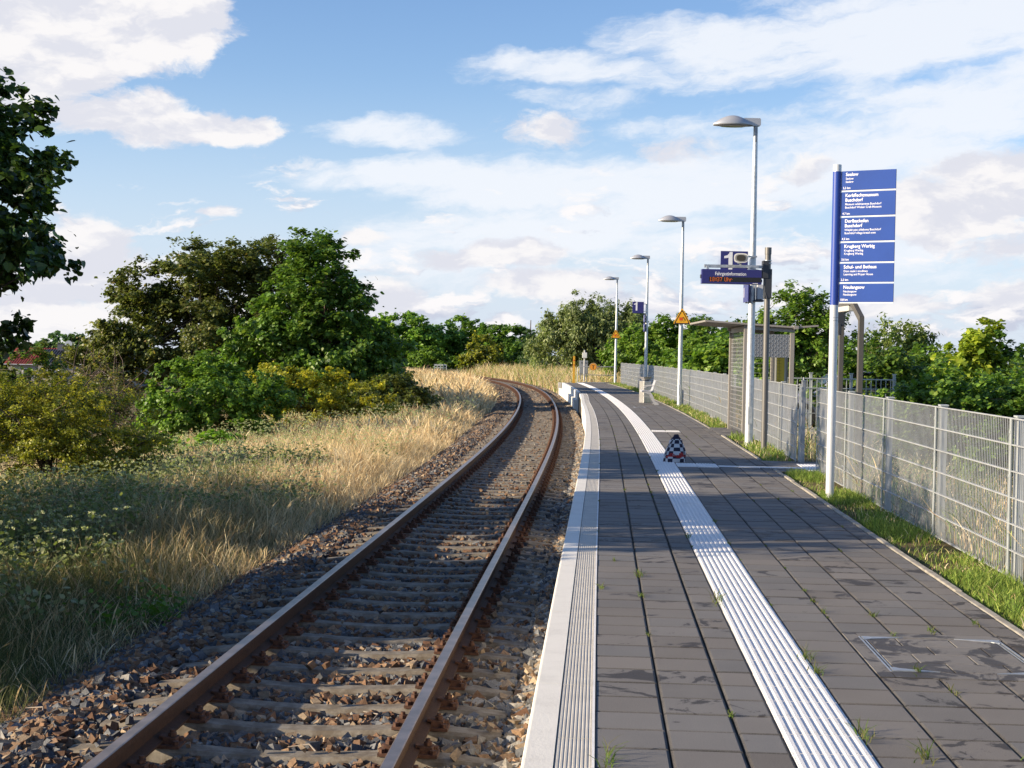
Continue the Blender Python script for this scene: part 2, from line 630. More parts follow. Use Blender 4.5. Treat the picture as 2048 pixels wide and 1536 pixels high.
def build_platform():
    # solid body with the dark joint bed on top
    sweep([(.99, -.95), (3.56, -.95), (3.56, -.016), (.99, -.016)], 1.0, PLAT_END, 1.0, M_JOINT, 'bed', platform)
    # slabs
    cols = [(1.067, 1.368), (1.377, 1.670), (1.682, 1.860), (2.199, 2.499), (2.506, 2.798), (2.805, 3.098), (3.105, 3.398), (3.405, 3.556)]
    V, L, Tt, C = [], [], [], []
    o = 0
    r2 = random.Random(4)
    for i in range(int((PLAT_END - 1.2) / .305)):
        s0 = 1.2 + i * .305
        s1 = s0 + .2970
        for ci, (a, b) in enumerate(cols):
            if 2.56 < (a + b) / 2 < 3.40 and 7.72 < (s0 + s1) / 2 < 8.72:
                continue
            if s0 > 30.3 and s0 < 34.4 and ci == 7:
                b = 3.556
            dz = r2.uniform(-.0016, .0016)
            ch = .010
            ex = r2.uniform(-.0008, .0008)
            q = [(s0, a), (s0, b), (s1, b), (s1, a)]
            qi = [(s0 + ch, a + ch), (s0 + ch, b - ch), (s1 - ch, b - ch), (s1 - ch, a + ch)]
            pts = [(s, t, dz - .005 + ex) for s, t in q] + [(s, t, dz) for s, t in qi] + [(s, t, -.03) for s, t in q] + [(s, t, dz) for s, t in qi]
            for s, t, z in pts:
                V.append((s, t, z))
            f = [(12, 13, 14, 15)]
            for k in range(4):
                k2 = (k + 1) % 4
                f += [(k, k2, k2 + 4, k + 4), (k + 8, k2 + 8, k2, k)]
            for ff in f:
                L += [x + o for x in ff]
                Tt.append(4)
            g = r2.gauss(1, .085)
            w = r2.uniform(-.012, .012)
            al = r2.random()
            base = np.array([(.150 + w * .6) * g, .140 * g, (.132 - w * .6) * g])
            C += [(*(base * .22), al)] * 4 + [(*(base * .45), al)] * 4 + [(*(base * .15), al)] * 4 + [(*base, al)] * 4
            o += 16
    V = np.array(V)
    X, Y = PT(V[:, 0], V[:, 1])
    me = mesh_arrays('paving', np.stack([X, Y, V[:, 2]], 1), L, Tt, M_PAVE, np.array(C))
    link('paving', me, platform)
    # ribbed guidance strip, tile by tile
    pr = [(1.868, -.02), (1.868, .001)]
    w = (2.192 - 1.868) / 8
    for i in range(8):
        a = 1.868 + i * w
        pr += [(a + .006, .001), (a + .011, .0062), (a + w - .014, .0062), (a + w - .009, .001)]
    pr += [(2.192, .001), (2.192, -.02)]
    tiles(pr, 1.2, PLAT_END, .305, .007, M_STRIP, 'tactile_strip')
    # platform edge: smooth lip and grooved band, one-metre blocks
    pr = [(.0, -.02), (0, 0.0)]
    w = .147 / 9
    for i in range(9):
        a = i * w
        pr += [(a + .003, 0.0), (a + .005, .0019), (a + w - .004, .0019), (a + w - .002, 0.)]
    pr += [(.147, 0.), (.147, -.02)]
    tiles([(.912 + a, z) for a, z in pr], 1.2, 62.4, 1.0, .006, M_EDGE, 'tactile_band', edge=True)
    tiles([(.785, -.14), (.78, -.012), (.786, .002), (.795, .004), (.906, .004), (.908, -.02), (.99, -.02), (.99, -.14)], 1.2, 62.4, 2.0, .006, M_BEIGE, 'edge_slab', edge=True)
    tiles([(1.0560, -.02), (1.0560, .0042), (1.0672, .0042), (1.0672, -.02)], 1.2, 62.4, 3.0, .0, M_WHITE, 'mortar_line', edge=True)
    # wall under the edge
    tiles([(.83, -1.0), (.83, -.14), (.99, -.14), (.99, -1.0)], 1.0, 62.4, 3.0, .012, M_BEIGE, 'edge_wall', edge=True)
    # far, wider part with its own ledge and coping
    tiles([(.80, -1.), (.80, -.30), (.985, -.30), (.985, -1.)], 62.45, PLAT_END, 3.0, .01, M_BEIGE, 'ledge_wall')
    tiles([(.93, -.299), (.93, .03), (1.066, .03), (1.066, -.299)], 62.45, PLAT_END, 2.0, .008, M_BEIGE, 'coping')
    # end wall and white end line
    a = [PT(PLAT_END, t) for t in (.80, 3.6)]
    MB().beam((a[0][0], a[0][1] + .08, -.45), (a[1][0], a[1][1] + .08, -.45), .14, .9).build('end_wall', M_BEIGE, platform)
    b = [PT(PLAT_END - .25, t) for t in (2.2, 3.5)]
    MB().beam((b[0][0], b[0][1], .004), (b[1][0], b[1][1], .004), .22, .006).build('end_line', M_WHITE, platform)
    # concrete edging on the grass side
    V, F = [], []
    r3 = random.Random(8)
    m = MB()
    s = 1.5
    while s < PLAT_END - .5:
        if not (21.0 < s + .5 < 23.3 or 30.2 < s + .5 < 33.9):
            x0, y0 = PT(s + .006, 3.592)
            x1, y1 = PT(s + .994, 3.592)
            dz = r3.uniform(-.006, .008)
            m.beam((x0, y0, -.06 + dz), (x1, y1, -.06 + dz + r3.uniform(-.004, .004)), .055, .135)
        s += 1.0
    m.build('kerb', M_KERB, platform, bevel=.008)


def tiles(profile, s0, s1, length, gap, material, name, edge=False):
    pr = np.asarray(profile, float)
    k = len(pr)
    n = int((s1 - s0) / length)
    V, L, T = [], [], []
    sub = max(1, int(round(length / .5)))
    o = 0
    for i in range(n):
        a = s0 + i * length
        st = np.linspace(a, a + length - gap, sub + 1)
        for s in st:
            sh = (edge_t(s) - .78) if edge else 0.0
            for t, z in pr:
                V.append((s, t + sh, z))
        for r in range(sub):
            for c in range(k):
                p, q = o + r * k + c, o + r * k + (c + 1) % k
                L += [p, q, q + k, p + k]
                T.append(4)
        L += [o + x for x in range(k)][::-1] + [o + sub * k + x for x in range(k)]
        T += [k, k]
        o += (sub + 1) * k
    V = np.array(V)
    X, Y = PT(V[:, 0], V[:, 1])
    return link(name, mesh_arrays(name, np.stack([X, Y, V[:, 2]], 1), L, T, material), platform)


build_platform()


def flat_tiles(name, rects, z, material, colour=None, parent=None, gap=.004, size=.305):
    """small paved areas given as (s0,s1,t0,t1)"""
    m = MB()
    for s0, s1, t0, t1 in rects:
        ns, nt = max(1, round((s1 - s0) / size)), max(1, round((t1 - t0) / size))
        for i in range(ns):
            for j in range(nt):
                a0, a1 = s0 + (s1 - s0) * i / ns + gap, s0 + (s1 - s0) * (i + 1) / ns
                b0, b1 = t0 + (t1 - t0) * j / nt + gap, t0 + (t1 - t0) * (j + 1) / nt
                c = [PT(a, b) for a, b in ((a0, b0), (a0, b1), (a1, b1), (a1, b0))]
                m.add([(float(x), float(y), z) for x, y in c] + [(float(x), float(y), z - .05) for x, y in c],
                      [(0, 1, 2, 3), (0, 4, 5, 1), (1, 5, 6, 2), (2, 6, 7, 3), (3, 7, 4, 0)])
    return m.build(name, material, parent)


M_PAVE2 = mat('plain_paver', (.155, .142, .130), .85, var=.15, vscale=4, build=stain_colour, bump=.25, bscale=140)
_rows = [1.2 + i * .305 for i in range(40) if 7.72 < 1.2 + i * .305 + .15 < 8.72]
_a, _b = _rows[0], _rows[-1] + .2985
flat_tiles('cover_surround', [(_a, _b, 2.504, 2.584)], .0, M_PAVE2, parent=platform, size=.31)
flat_tiles('cover_surround', [(_a, 7.748, 2.584, 3.40), (8.692, _b, 2.584, 3.40)], .0, M_PAVE2, parent=platform, size=.9)
flat_tiles('gate_path', [(21.15, 23.3, 3.565, 5.2)], .0, M_PAVE2, parent=platform)
flat_tiles('shelter_paving', [(30.3, 33.9, 3.565, 5.1)], .0, M_PAVE2, parent=platform)


def ribbed(name, s0, s1, t0, t1, along_t=True, n=6, z=.0015):
    m = MB()
    for i in range(n):
        a = t0 + (t1 - t0) * (i + .12) / n
        b = t0 + (t1 - t0) * (i + .74) / n
        c = [PT(q, w) for q, w in ((s0, a), (s0, b), (s1, b), (s1, a))]
        m.add([(float(x), float(y), z + .004) for x, y in c] + [(float(x), float(y), z - .01) for x, y in c],
              [(0, 1, 2, 3), (0, 4, 5, 1), (1, 5, 6, 2), (2, 6, 7, 3), (3, 7, 4, 0)])
    c = [PT(q, w) for q, w in ((s0, t0), (s0, t1), (s1, t1), (s1, t0))]
    m.add([(float(x), float(y), z) for x, y in c] + [(float(x), float(y), z - .02) for x, y in c],
          [(0, 1, 2, 3), (0, 4, 5, 1), (1, 5, 6, 2), (2, 6, 7, 3), (3, 7, 4, 0)])
    return m.build(name, M_WHITE, platform)


ribbed('guide_tile', 21.6, 22.3, 2.205, 2.495, n=7, z=.004)
ribbed('guide_tile', 21.6, 22.3, 2.505, 2.80, n=7, z=.004)
flat_tiles('guide_line', [(21.78, 21.98, 2.81, 4.1)], .0055, M_WHITE, parent=platform, size=.62)
ribbed('guide_tile', 31.4, 32.0, 2.205, 2.495, n=7, z=.004)
ribbed('guide_tile', 31.4, 32.0, 2.505, 2.80, n=7, z=.004)
ribbed('guide_tile', 21.2, 22.7, 4.05, 4.75, n=14, z=.004)

# ------------------------------------------------------------------ access cover set in the paving
M_STEEL = mat('galvanised_steel', (.47, .49, .51), .42, .75, var=.16, vscale=14, bump=.08, bscale=90)
M_STEEL_DULL = mat('weathered_steel', (.30, .315, .33), .5, .6, var=.2, vscale=12)


def build_cover():
    S0, S1, T0, T1 = 7.745, 8.695, 2.585, 3.385
    cx, cy = PT((S0 + S1) / 2, (T0 + T1) / 2)
    rz = heading((S0 + S1) / 2)
    o = thing('access_cover', 'square access cover with galvanised corner plates, filled with paving slabs, near the grass edge', 'manhole cover',
              (float(cx), float(cy), 0), rz)
    w, h = (T1 - T0) / 2, (S1 - S0) / 2
    f = MB()
    for sx in (-1, 1):
        f.box((sx * (w - .005), 0, -.010), (.010, 2 * h, .022))
        f.box((sx * (w - .026), 0, -.011), (.008, 2 * h - .04, .02))
    for sy in (-1, 1):
        f.box((0, sy * (h - .004), -.013), (2 * w - .04, .004, .018))
    f.build('frame', M_STEEL, o)
    for sx in (-1, 1):
        for sy in (-1, 1):
            a, b = sx * (w - .016), sy * (h - .012)
            c = MB().prism([(a, b), (a - sx * .24, b), (a - sx * .045, b - sy * .06), (a - sx * .03, b - sy * .075), (a, b - sy * .085)], -.01, .0035, 'z')
            c.build('corner_plate', M_STEEL, o)
    p = MB()
    rows = 4
    ln = (2 * h - .03) / rows
    for r in range(rows):
        x = -w + .034
        first = (.30, .17, .30, .17)[r]
        y0 = -h + .015 + r * ln
        while x < w - .04:
            x1 = min(x + first, w - .034)
            p.box(((x + x1) / 2, y0 + ln / 2, -.012), (x1 - x - .008, ln - .005, .023))
            x, first = x1, .30
    p.build('infill', M_PAVE2, o, bevel=.003)


build_cover()
mini = thing('drain_cover', 'small square cover in the paving in front of the bench and bin', 'drain cover', (3.98, 45.9, .0))
MB().box((0, 0, .001), (.34, .7, .012)).build('frame', M_STEEL_DULL, mini, bevel=.003)
MB().box((0, 0, .006), (.27, .6, .008)).build('lid', M_PAVE2, mini)

# ------------------------------------------------------------------ railway track
def rail_colour(t, b, geo, col):
    n = t.noise(geo, 22, 5, .65)
    return t.mix(n, (.030, .015, .009, 1), (.095, .046, .024, 1))


M_RUST = mat('rail_rust', rough=.72, spec=.3, metal=.1, build=rail_colour, bump=.2, bscale=120)
M_RAILTOP = mat('rail_running_surface', (.33, .235, .18), .34, .85, var=.25, vscale=5)
M_SLEEPER = mat('sleeper_concrete', (.22, .185, .14), .9, build=lambda t, b, geo, col: t.mix(t.step(t.noise(geo, 9, 6, .65), .35, .7), (.125, .10, .072, 1), (.245, .22, .18, 1)),
                bump=.15, bscale=60)
M_DRUST = mat('fastening_rust', (.10, .045, .025), .85, var=.4, vscale=30)
RZ_TOP = -.55
SL_TOP = -.727


def build_track():
    root = thing('railway_track', 'single railway track on concrete sleepers curving away to the left beside the platform', 'railway track')
    head = [(-.036, -.004), (-.030, .0), (.030, .0), (.036, -.004), (.036, -.036), (.010, -.050), (.008, -.122), (.070, -.140), (.070, -.154),
            (-.070, -.154), (-.070, -.140), (-.008, -.122), (-.010, -.050), (-.036, -.036)]
    for t0 in (0.0, -1.505):
        sweep([(t + t0, z + RZ_TOP) for t, z in head], 2.0, 205, .6, [M_RUST, M_RAILTOP], 'rail', root,
              mfun=lambda c: 1 if c in (0, 1, 2) else 0)
    # one sleeper: 2.5 m long, dished in the middle
    us = [-1.25, -1.05, -.95, -.58, -.45, -.3, -.15, 0, .15, .3, .45, .58, .95, 1.05, 1.25]
    zs = [-.030, -.008, 0, 0, -.008, -.017, -.022, -.024, -.022, -.017, -.008, 0, 0, -.008, -.030]
    rings = []
    for u, z in zip(us, zs):
        hw = .084
        e = .01 if abs(u) > 1.2 else 0
        rings.append([(u, -hw - .045 + e, -.2), (u, -hw + e, z - .02), (u, -hw + .018 + e, z), (u, hw - .018 - e, z), (u, hw - e, z - .02), (u, hw + .045 - e, -.2)])
    sm = MB().loft(rings, smooth=False).mesh('sleeper', M_SLEEPER)
    cl = MB()
    cl.box((0, 0, .008), (.345, .155, .018))
    for sx in (-1, 1):
        cl.box((sx * .105, 0, .035), (.075, .085, .036))
        cl.box((sx * .072, 0, .052), (.06, .07, .014), rot=(0, sx * .18, 0))
        cl.path([(sx * .112, 0, .03), (sx * .112, 0, .095)], .015, 6)
        cl.path([(sx * .112, 0, .058), (sx * .112, 0, .078)], .026, 6, smooth=False)
        for sy in (-1, 1):
            cl.path([(sx * .148, sy * .052, .014), (sx * .148, sy * .052, .040)], .02, 6, smooth=False)
    cm = cl.mesh('rail_clamp', M_DRUST)
    rest = MB()
    r2 = random.Random(5)
    for i in range(262):
        s = 3.9 + i * .578
        x, y = PT(s, -.7525)
        rz = heading(s) + r2.uniform(-.006, .006)
        if i < 100:
            o = link('sleeper', sm, root, (float(x), float(y), SL_TOP + r2.uniform(-.006, .004)))
            o.rotation_euler = (0, 0, rz)
            if True:
                for sx in (-1, 1):
                    k = link('rail_clamp', cm, o, (sx * .7525, 0, .001))
        else:
            M4 = Matrix.Translation((float(x), float(y), SL_TOP)) @ Matrix.Rotation(rz, 4, 'Z')
            rest.add([M4 @ v.co for v in sm.vertices], [tuple(p.vertices) for p in sm.polygons])
            for sx in (-1, 1):
                M5 = M4 @ Matrix.Translation((sx * .7525, 0, .02))
                rest.add([M5 @ Vector((a, b_, c_)) for a, b_, c_ in ((-.16, -.07, -.02), (.16, -.07, -.02), (.16, .07, -.02), (-.16, .07, -.02), (-.13, -.05, .06), (.13, -.05, .06), (.13, .05, .06), (-.13, .05, .06))],
                         [(4, 5, 6, 7), (0, 1, 5, 4), (1, 2, 6, 5), (2, 3, 7, 6), (3, 0, 4, 7)], 1)
    o = rest.build('sleepers', [M_SLEEPER, M_DRUST], root)
    tag(o, kind='stuff')


build_track()


# ------------------------------------------------------------------ ballast stones
def rand_rot(n, rg):
    q = rg.normal(size=(n, 4))
    q /= np.linalg.norm(q, axis=1)[:, None]
    w, x, y, z = q.T
    return np.stack([np.stack([1 - 2 * (y * y + z * z), 2 * (x * y - z * w), 2 * (x * z + y * w)], -1),
                     np.stack([2 * (x * y + z * w), 1 - 2 * (x * x + z * z), 2 * (y * z - x * w)], -1),
                     np.stack([2 * (x * z - y * w), 2 * (y * z + x * w), 1 - 2 * (x * x + y * y)], -1)], 1)


def build_ballast():
    S, T, D = [], [], []
    for s0, s1, dens, d0, d1 in ((4.5, 16, 700, .052, .104), (16, 30, 460, .054, .105), (30, 62, 210, .06, .11), (62, 110, 45, .10, .17)):
        n = int((s1 - s0) * 3.95 * dens)
        S.append(rng.uniform(s0, s1, n))
        T.append(rng.uniform(-3.15, .80, n))
        D.append(d0 + (d1 - d0) * rng.random(n) ** 1.6)
    S, T, D = map(np.concatenate, (S, T, D))
    ph = ((S - 3.9) / .578 + .5) % 1 - .5
    on = (np.abs(ph * .578) < .122) & (T > -2.03) & (T < .52)
    rail = (np.abs(T) < .10) | (np.abs(T + 1.505) < .10)
    right = T > .58
    keep = ~((on & (rng.random(len(S)) > .02)) | rail)
    S, T, D, right = S[keep], T[keep], D[keep], right[keep]
    z = ground(S, T)
    up = np.where((T > -2.05) & (T < .55), .030, .040)
    z = z + up + rng.uniform(-.014, .016, len(S))
    z = np.where(T > .55, z + .02 + (T - .55) * .12, z)
    z = np.where(np.abs(T + .75) < .25, z - .012, z)
    onz = on[keep]
    z = np.where(onz, SL_TOP + D * .18, z)
    D = np.where(onz, D * .75, D)
    X, Y = PT(S, T)
    v = np.array([(x, y_, z_) for x in (-1, 1) for y_ in (-1, 1) for z_ in (-1, 1)], float) * .66
    f = np.array([(0, 1, 3), (0, 3, 2), (4, 6, 7), (4, 7, 5), (0, 4, 5), (0, 5, 1), (2, 3, 7), (2, 7, 6), (0, 2, 6), (0, 6, 4), (1, 5, 7), (1, 7, 3)])
    n = len(S)
    sc = rng.uniform(.72, 1.2, (n, 1, 3)) * (D / 2)[:, None, None]
    V = (v[None] + rng.uniform(-.30, .30, (n, 8, 3))) * sc
    V = np.einsum('nij,nkj->nki', rand_rot(n, rng), V)
    V[:, :, 2] *= .95
    V += np.stack([X, Y, z], 1)[:, None, :]
    pal = np.array([(.105, .11, .12), (.15, .155, .165), (.23, .235, .24), (.235, .135, .078), (.33, .21, .125), (.17, .088, .05), (.38, .285, .19), (.40, .37, .32)])
    # rusty brown on the left shoulder and between the rails, paler clean stone by the platform
    w_l = np.array([.19, .15, .08, .21, .15, .11, .09, .02])
    w_r = np.array([.06, .10, .25, .05, .11, .02, .20, .21])
    near = T > .16
    idx = np.where(near, rng.choice(8, n, p=w_r), rng.choice(8, n, p=w_l))
    C = pal[idx] * rng.uniform(.60, 1.15, (n, 1)) * np.where(near, .84, .76)[:, None]
    far = np.clip((S - 25) / 30, 0, 1)[:, None] * .5
    C = C * (1 - far) + np.array([.20, .155, .11]) * rng.uniform(.7, 1.3, (n, 1)) * far
    L = (f[None] + (np.arange(n) * 8)[:, None, None]).reshape(-1)
    m = mat('ballast_stone', attr='Col', rough=.85, spec=.3, bump=.3, bscale=90, var=.2, vscale=60)
    me = mesh_arrays('ballast', V.reshape(-1, 3), L, np.full(n * 12, 3), m, np.repeat(C, 8, 0))
    tag(link('ballast', me), 'brown, rust and grey crushed stone ballast around the sleepers', 'ballast', kind='stuff')


build_ballast()

# ------------------------------------------------------------------ vegetation
M_LEAF = leaf_mat('leaf')
M_LEAF_DARK = leaf_mat('lime_leaf', .30, .38, .5)
M_BLADE = leaf_mat('grass_blade', .42, .7, .2, (1.1, 1.08, .95, 1))


def bark_colour(t, b, geo, col):
    return t.mix(t.noise(geo, 12, 6, .7), (.035, .028, .022, 1), (.13, .105, .085, 1))


M_BARK = mat('bark', rough=.95, spec=.15, build=bark_colour, bump=.7, bscale=40)
M_TWIG = mat('dry_twig', (.17, .125, .10), .95, var=.3, vscale=20)

LEAF_GAIN = np.array([2.05, 2.1, 1.6])
LEAF_KITE = np.array([(0, 0), (.36, .42), (0, 1), (-.36, .42)])
LEAF_OVAL = np.array([(0, 0), (.30, .22), (.36, .52), (0, 1), (-.36, .52), (-.30, .22)])
LEAF_HEART = np.array([(0, .03), (.30, -.04), (.46, .24), (.34, .60), (0, 1.02), (-.34, .60), (-.46, .24), (-.30, -.04)])
LEAF_SLIM = np.array([(0, 0), (.13, .4), (0, 1), (-.13, .4)])


def leaf_mesh(name, P, size, col, shape=LEAF_KITE, up=.35, droop=0.0, material=None, rg=rng, outward=None, fold=.18):
    """one flat, slightly folded leaf per point"""
    n, k = len(P), len(shape)
    N = rg.normal(size=(n, 3))
    N /= np.linalg.norm(N, axis=1)[:, None]
    N[:, 2] = np.abs(N[:, 2])
    N += np.array([0, 0, up])
    if outward is not None:
        N += outward * .55
    N /= np.linalg.norm(N, axis=1)[:, None] + 1e-9
    A = rg.normal(size=(n, 3)) + np.array([0, 0, -droop])
    A -= N * np.sum(A * N, 1)[:, None]
    A /= np.linalg.norm(A, axis=1)[:, None] + 1e-9
    B = np.cross(N, A)
    s = np.asarray(size)[:, None, None] if np.ndim(size) else np.full((n, 1, 1), size)
    s = s * (.5 + 1.0 * rg.random((n, 1, 1)) ** 1.3)
    V = P[:, None, :] + s * (A[:, None, :] * (shape[None, :, 1:2] - .3) + B[:, None, :] * shape[None, :, 0:1] + N[:, None, :] * (np.abs(shape[None, :, 0:1]) * fold))
    return mesh_arrays(name, V.reshape(-1, 3), np.arange(n * k), np.full(n, k), material or M_LEAF, np.repeat(col, k, 0))


def pick_colours(n, pal, wts, rg, spread=.22):
    pal = np.array(pal, float)
    w = np.array(wts, float)
    return pal[rg.choice(len(pal), n, p=w / w.sum())] * rg.uniform(1 - spread, 1 + spread, (n, 1))


def make_tree(name, label, cat, base, envs, clumps, leaves, leaf_size, pal, wts, seed, rc=(.35, .8), shape=LEAF_KITE, trunk_r=.16, trunk_top=None,
              group=None, material=None, up=.35, droop=0., flat=.75, branches=True, shell=.55, crown_name='crown', bark=None, stems=1, twigs=0, crop=None):
    """envs: ellipsoids (x,y,z,rx,ry,rz,weight) relative to the base that outline the crown"""
    rg = np.random.default_rng(seed)
    leaves, leaf_size, pal = int(leaves * 1.35), leaf_size * 1.22, np.array(pal) * LEAF_GAIN
    o = thing(name, label, cat, base, 0, group)
    E_ = np.array(envs, float)
    w = E_[:, 6] * E_[:, 3] * E_[:, 5]
    k = rg.choice(len(E_), clumps, p=w / w.sum())
    d = rg.normal(size=(clumps, 3))
    d /= np.linalg.norm(d, axis=1)[:, None]
    r = shell + (1 - shell) * rg.random(clumps) ** .7
    C = E_[k, :3] + d * r[:, None] * E_[k, 3:6]
    if crop is not None:
        C = C[crop(C)]
        clumps = len(C)
    cr = rg.uniform(rc[0], rc[1], clumps)
    w = cr ** 2
    kk = rg.choice(clumps, leaves, p=w / w.sum())
    g = rg.normal(size=(leaves, 3))
    g /= np.linalg.norm(g, axis=1)[:, None]
    g *= (rg.random(leaves) ** .45)[:, None]
    g[:, 2] *= flat
    NS = 7
    sub = rg.normal(size=(clumps, NS, 3))
    sub /= np.linalg.norm(sub, axis=2)[:, :, None]
    sub *= (cr[:, None] * rg.uniform(.25, 1.25, (clumps, NS)))[:, :, None]
    sub[:, :, 2] *= flat
    sr = rg.uniform(.28, .62, (clumps, NS))
    js = rg.integers(0, NS, leaves)
    P = C[kk] + sub[kk, js] + g * (cr[kk] * sr[kk, js])[:, None]
    stray = rg.random(leaves) < .05
    P = np.where(stray[:, None], C[kk] + g * (cr[kk] * 1.7)[:, None], P)
    ctr = np.average(E_[:, :3], axis=0, weights=E_[:, 3])
    out = P - ctr
    out /= np.linalg.norm(out, axis=1)[:, None] + 1e-9
    tone = rg.uniform(.80, 1.2, clumps)
    mixk = rg.random(clumps)
    col = pick_colours(leaves, pal, wts, rg) * tone[kk][:, None]
    alt = np.array(pal[int(rg.integers(len(pal)))])
    col = np.where((mixk[kk] > .8)[:, None], col * .6 + alt * .4, col)
    link(crown_name, leaf_mesh(crown_name, P, leaf_size, col, shape, up, droop, material, rg, out), o)
    tb = MB()
    top = trunk_top if trunk_top is not None else float(ctr[2])
    for si in range(stems):
        a = rg.uniform(-.25, .25, 2) * (1 if stems > 1 else .4)
        bx, by = (rg.uniform(-.3, .3, 2) * trunk_r * 6 if stems > 1 else (0, 0))
        pts = [(bx, by, -.5), (bx, by, .1), (bx + a[0] * .4 + ctr[0] * .3, by + a[1] * .4 + ctr[1] * .3, top * .5), (bx + a[0] + ctr[0] * .8, by + a[1] + ctr[1] * .8, top)]
        tb.path(pts, [trunk_r * 1.25, trunk_r, trunk_r * .72, trunk_r * .35], 8)
    if branches:
        nb = min(clumps, 90)
        for i in range(nb):
            c = C[i]
            f = rg.uniform(.25, 1.0)
            st = Vector((a[0] * f + ctr[0] * .8 * f, a[1] * f + ctr[1] * .8 * f, max(.1, top * f * .95)))
            e = Vector(c)
            mid = st.lerp(e, .5) + Vector((0, 0, -.12 * (e - st).length + .1)) + Vector(rg.normal(size=3) * .12)
            br = trunk_r * rg.uniform(.12, .28)
            tb.path([st, mid, e], [br, br * .6, br * .15], 5, caps=False)
    for i in range(twigs):
        c = C[rg.integers(clumps)]
        d = rg.normal(size=3)
        d[2] = abs(d[2]) * .6
        d /= np.linalg.norm(d)
        e = c + d * rg.uniform(.5, 1.1)
        tb.path([tuple(c), tuple((c + e) / 2 + rg.normal(size=3) * .05), tuple(e)], [.012, .008, .003], 4, caps=False)
    tb.build('trunk' if stems == 1 else 'stems', bark or M_BARK, o)
    return o


G_FRESH = [(.075, .125, .022), (.055, .10, .018), (.11, .155, .032), (.040, .075, .018)]
G_DEEP = [(.042, .078, .016), (.056, .10, .020), (.032, .060, .014), (.09, .125, .026)]
G_OLIVE = [(.078, .086, .024), (.058, .070, .022), (.105, .10, .03), (.042, .050, .018)]
G_YEL = [(.185, .168, .018), (.128, .136, .020), (.235, .205, .026), (.075, .092, .02)]
G_GREY = [(.085, .105, .05), (.115, .135, .07), (.06, .078, .036), (.15, .165, .095)]
BROWN = [(.068, .076, .026), (.052, .066, .022), (.092, .090, .032), (.036, .044, .016), (.115, .085, .038)]


def gz(x, y):
    s, t = ST(x, y)
    return float(ground(s, t)[0])


def at(x, y):
    return (x, y, gz(x, y))


# two young limes by the ballast on the left; their shade lies across track and platform
LIME = [(.021, .039, .011), (.027, .050, .013), (.014, .028, .009), (.08, .12, .02)]  # last, yellow-green tone stands for sunlit leaves, scattered at random
b = at(-8.4, 19.2)
make_tree('lime_tree', 'dark broad-leaved lime tree reaching in from the left edge of the photo', 'tree', b,
          [(1.2, 0, 5.35, 1.25, 2.2, .95, 1.), (1.2, .1, 4.25, 1.3, 2.3, .55, 1.1), (.6, 0, 3.65, 1.3, 2.2, .35, .7), (2.05, -.8, 5.3, .50, .9, .95, .55), (1.95, .7, 4.35, .65, .8, .28, .4), (2.0, 0, 3.75, .6, .8, .20, .35), (.9, .3, 3.1, .8, 1.2, .22, .3),
           (-.9, 0, 4.3, 1.7, 3.1, 1.5, 1.1), (-1.7, .4, 2.0, 1.4, 4.4, 1.1, 3.2)], 520, 52000, .088, LIME, (5, 3, 4, .9), 3, rc=(.13, .36), shape=LEAF_HEART, trunk_r=.13, trunk_top=4.6,  # last, low mass is out of view, added to shade the grass bank
          material=M_LEAF_DARK, up=.2, droop=1.1, flat=.9, shell=.35)
b = at(-7.9, 12.3)
make_tree('lime_tree', 'second lime, mostly outside the left edge, only its outermost leaves in view', 'tree', b,
          [(-.3, 0, 3.2, 2.2, 2.9, 1.4, 1.0), (-.3, 0, 4.5, 2.0, 2.7, 1.0, 1.2), (.1, -.4, 2.0, 2.2, 2.7, 1.1, .9), (-.8, -1.2, 1.5, 2.0, 2.2, .9, .9), (.1, -2.6, .55, 1.7, 1.9, .55, .9)],  # lowest bulge is unseen, added to keep the nearest grass in shadow
          330, 34000, .1, LIME, (5, 3, 4, .8), 5, rc=(.3, .55), shape=LEAF_HEART, trunk_r=.13, trunk_top=3.8,
          material=M_LEAF_DARK, up=.2, droop=1.1, flat=.9, shell=.25)

# the pair of big trees left of the track
make_tree('brown_tree', 'large olive-brown tree with thin airy crown and visible limbs, behind the bright green tree', 'tree', at(-13.0, 65),
          [(-.2, 0, 7.0, 3.4, 2.6, 1.55, 1.0), (2.2, 0, 7.4, 2.2, 2.2, 1.2, .8), (-2.8, .3, 5.6, 2.6, 2.2, 1.6, 1.), (-4.4, .3, 3.8, 2.2, 1.8, 1.35, 1.),
           (-3.3, 0, 2.6, 3.0, 1.8, 1.5, .9), (.6, 0, 4.6, 3.4, 2.4, 2.2, 1.), (-5.4, 0, 3.2, 1.1, 1.2, .9, .6), (1.0, 0, 2.6, 3.2, 2.0, 1.6, .8)],
          330, 72000, .120, BROWN, (4.5, 5, 1.2, 3, .2), 21, rc=(.35, .80), shape=LEAF_OVAL, trunk_r=.24, trunk_top=5.9, flat=.6, shell=.15, twigs=80)
make_tree('green_tree', 'tall dense fresh-green tree, cone-shaped, beside the track on the left', 'tree', at(-8.0, 60.5),
          [(-.4, 0, 7.3, .75, .8, .9, 1.2), (-.2, 0, 6.1, 1.6, 1.5, 1.3, 1.1), (0, 0, 4.7, 2.4, 2.1, 1.5, 1.1), (.5, 0, 3.3, 3.0, 2.4, 1.5, 1.),
           (-1.1, 0, 3.0, 2.9, 2.4, 1.6, 1.), (.5, 0, 1.7, 3.4, 2.5, 1.2, 1.1), (2.0, -.3, 1.5, 2.1, 2.0, 1.2, .9)],
          250, 50000, .145, G_DEEP, (3, 4, 2, 2), 23, rc=(.4, .8), shape=LEAF_OVAL, trunk_r=.24, trunk_top=6.2, shell=.55, droop=.6)
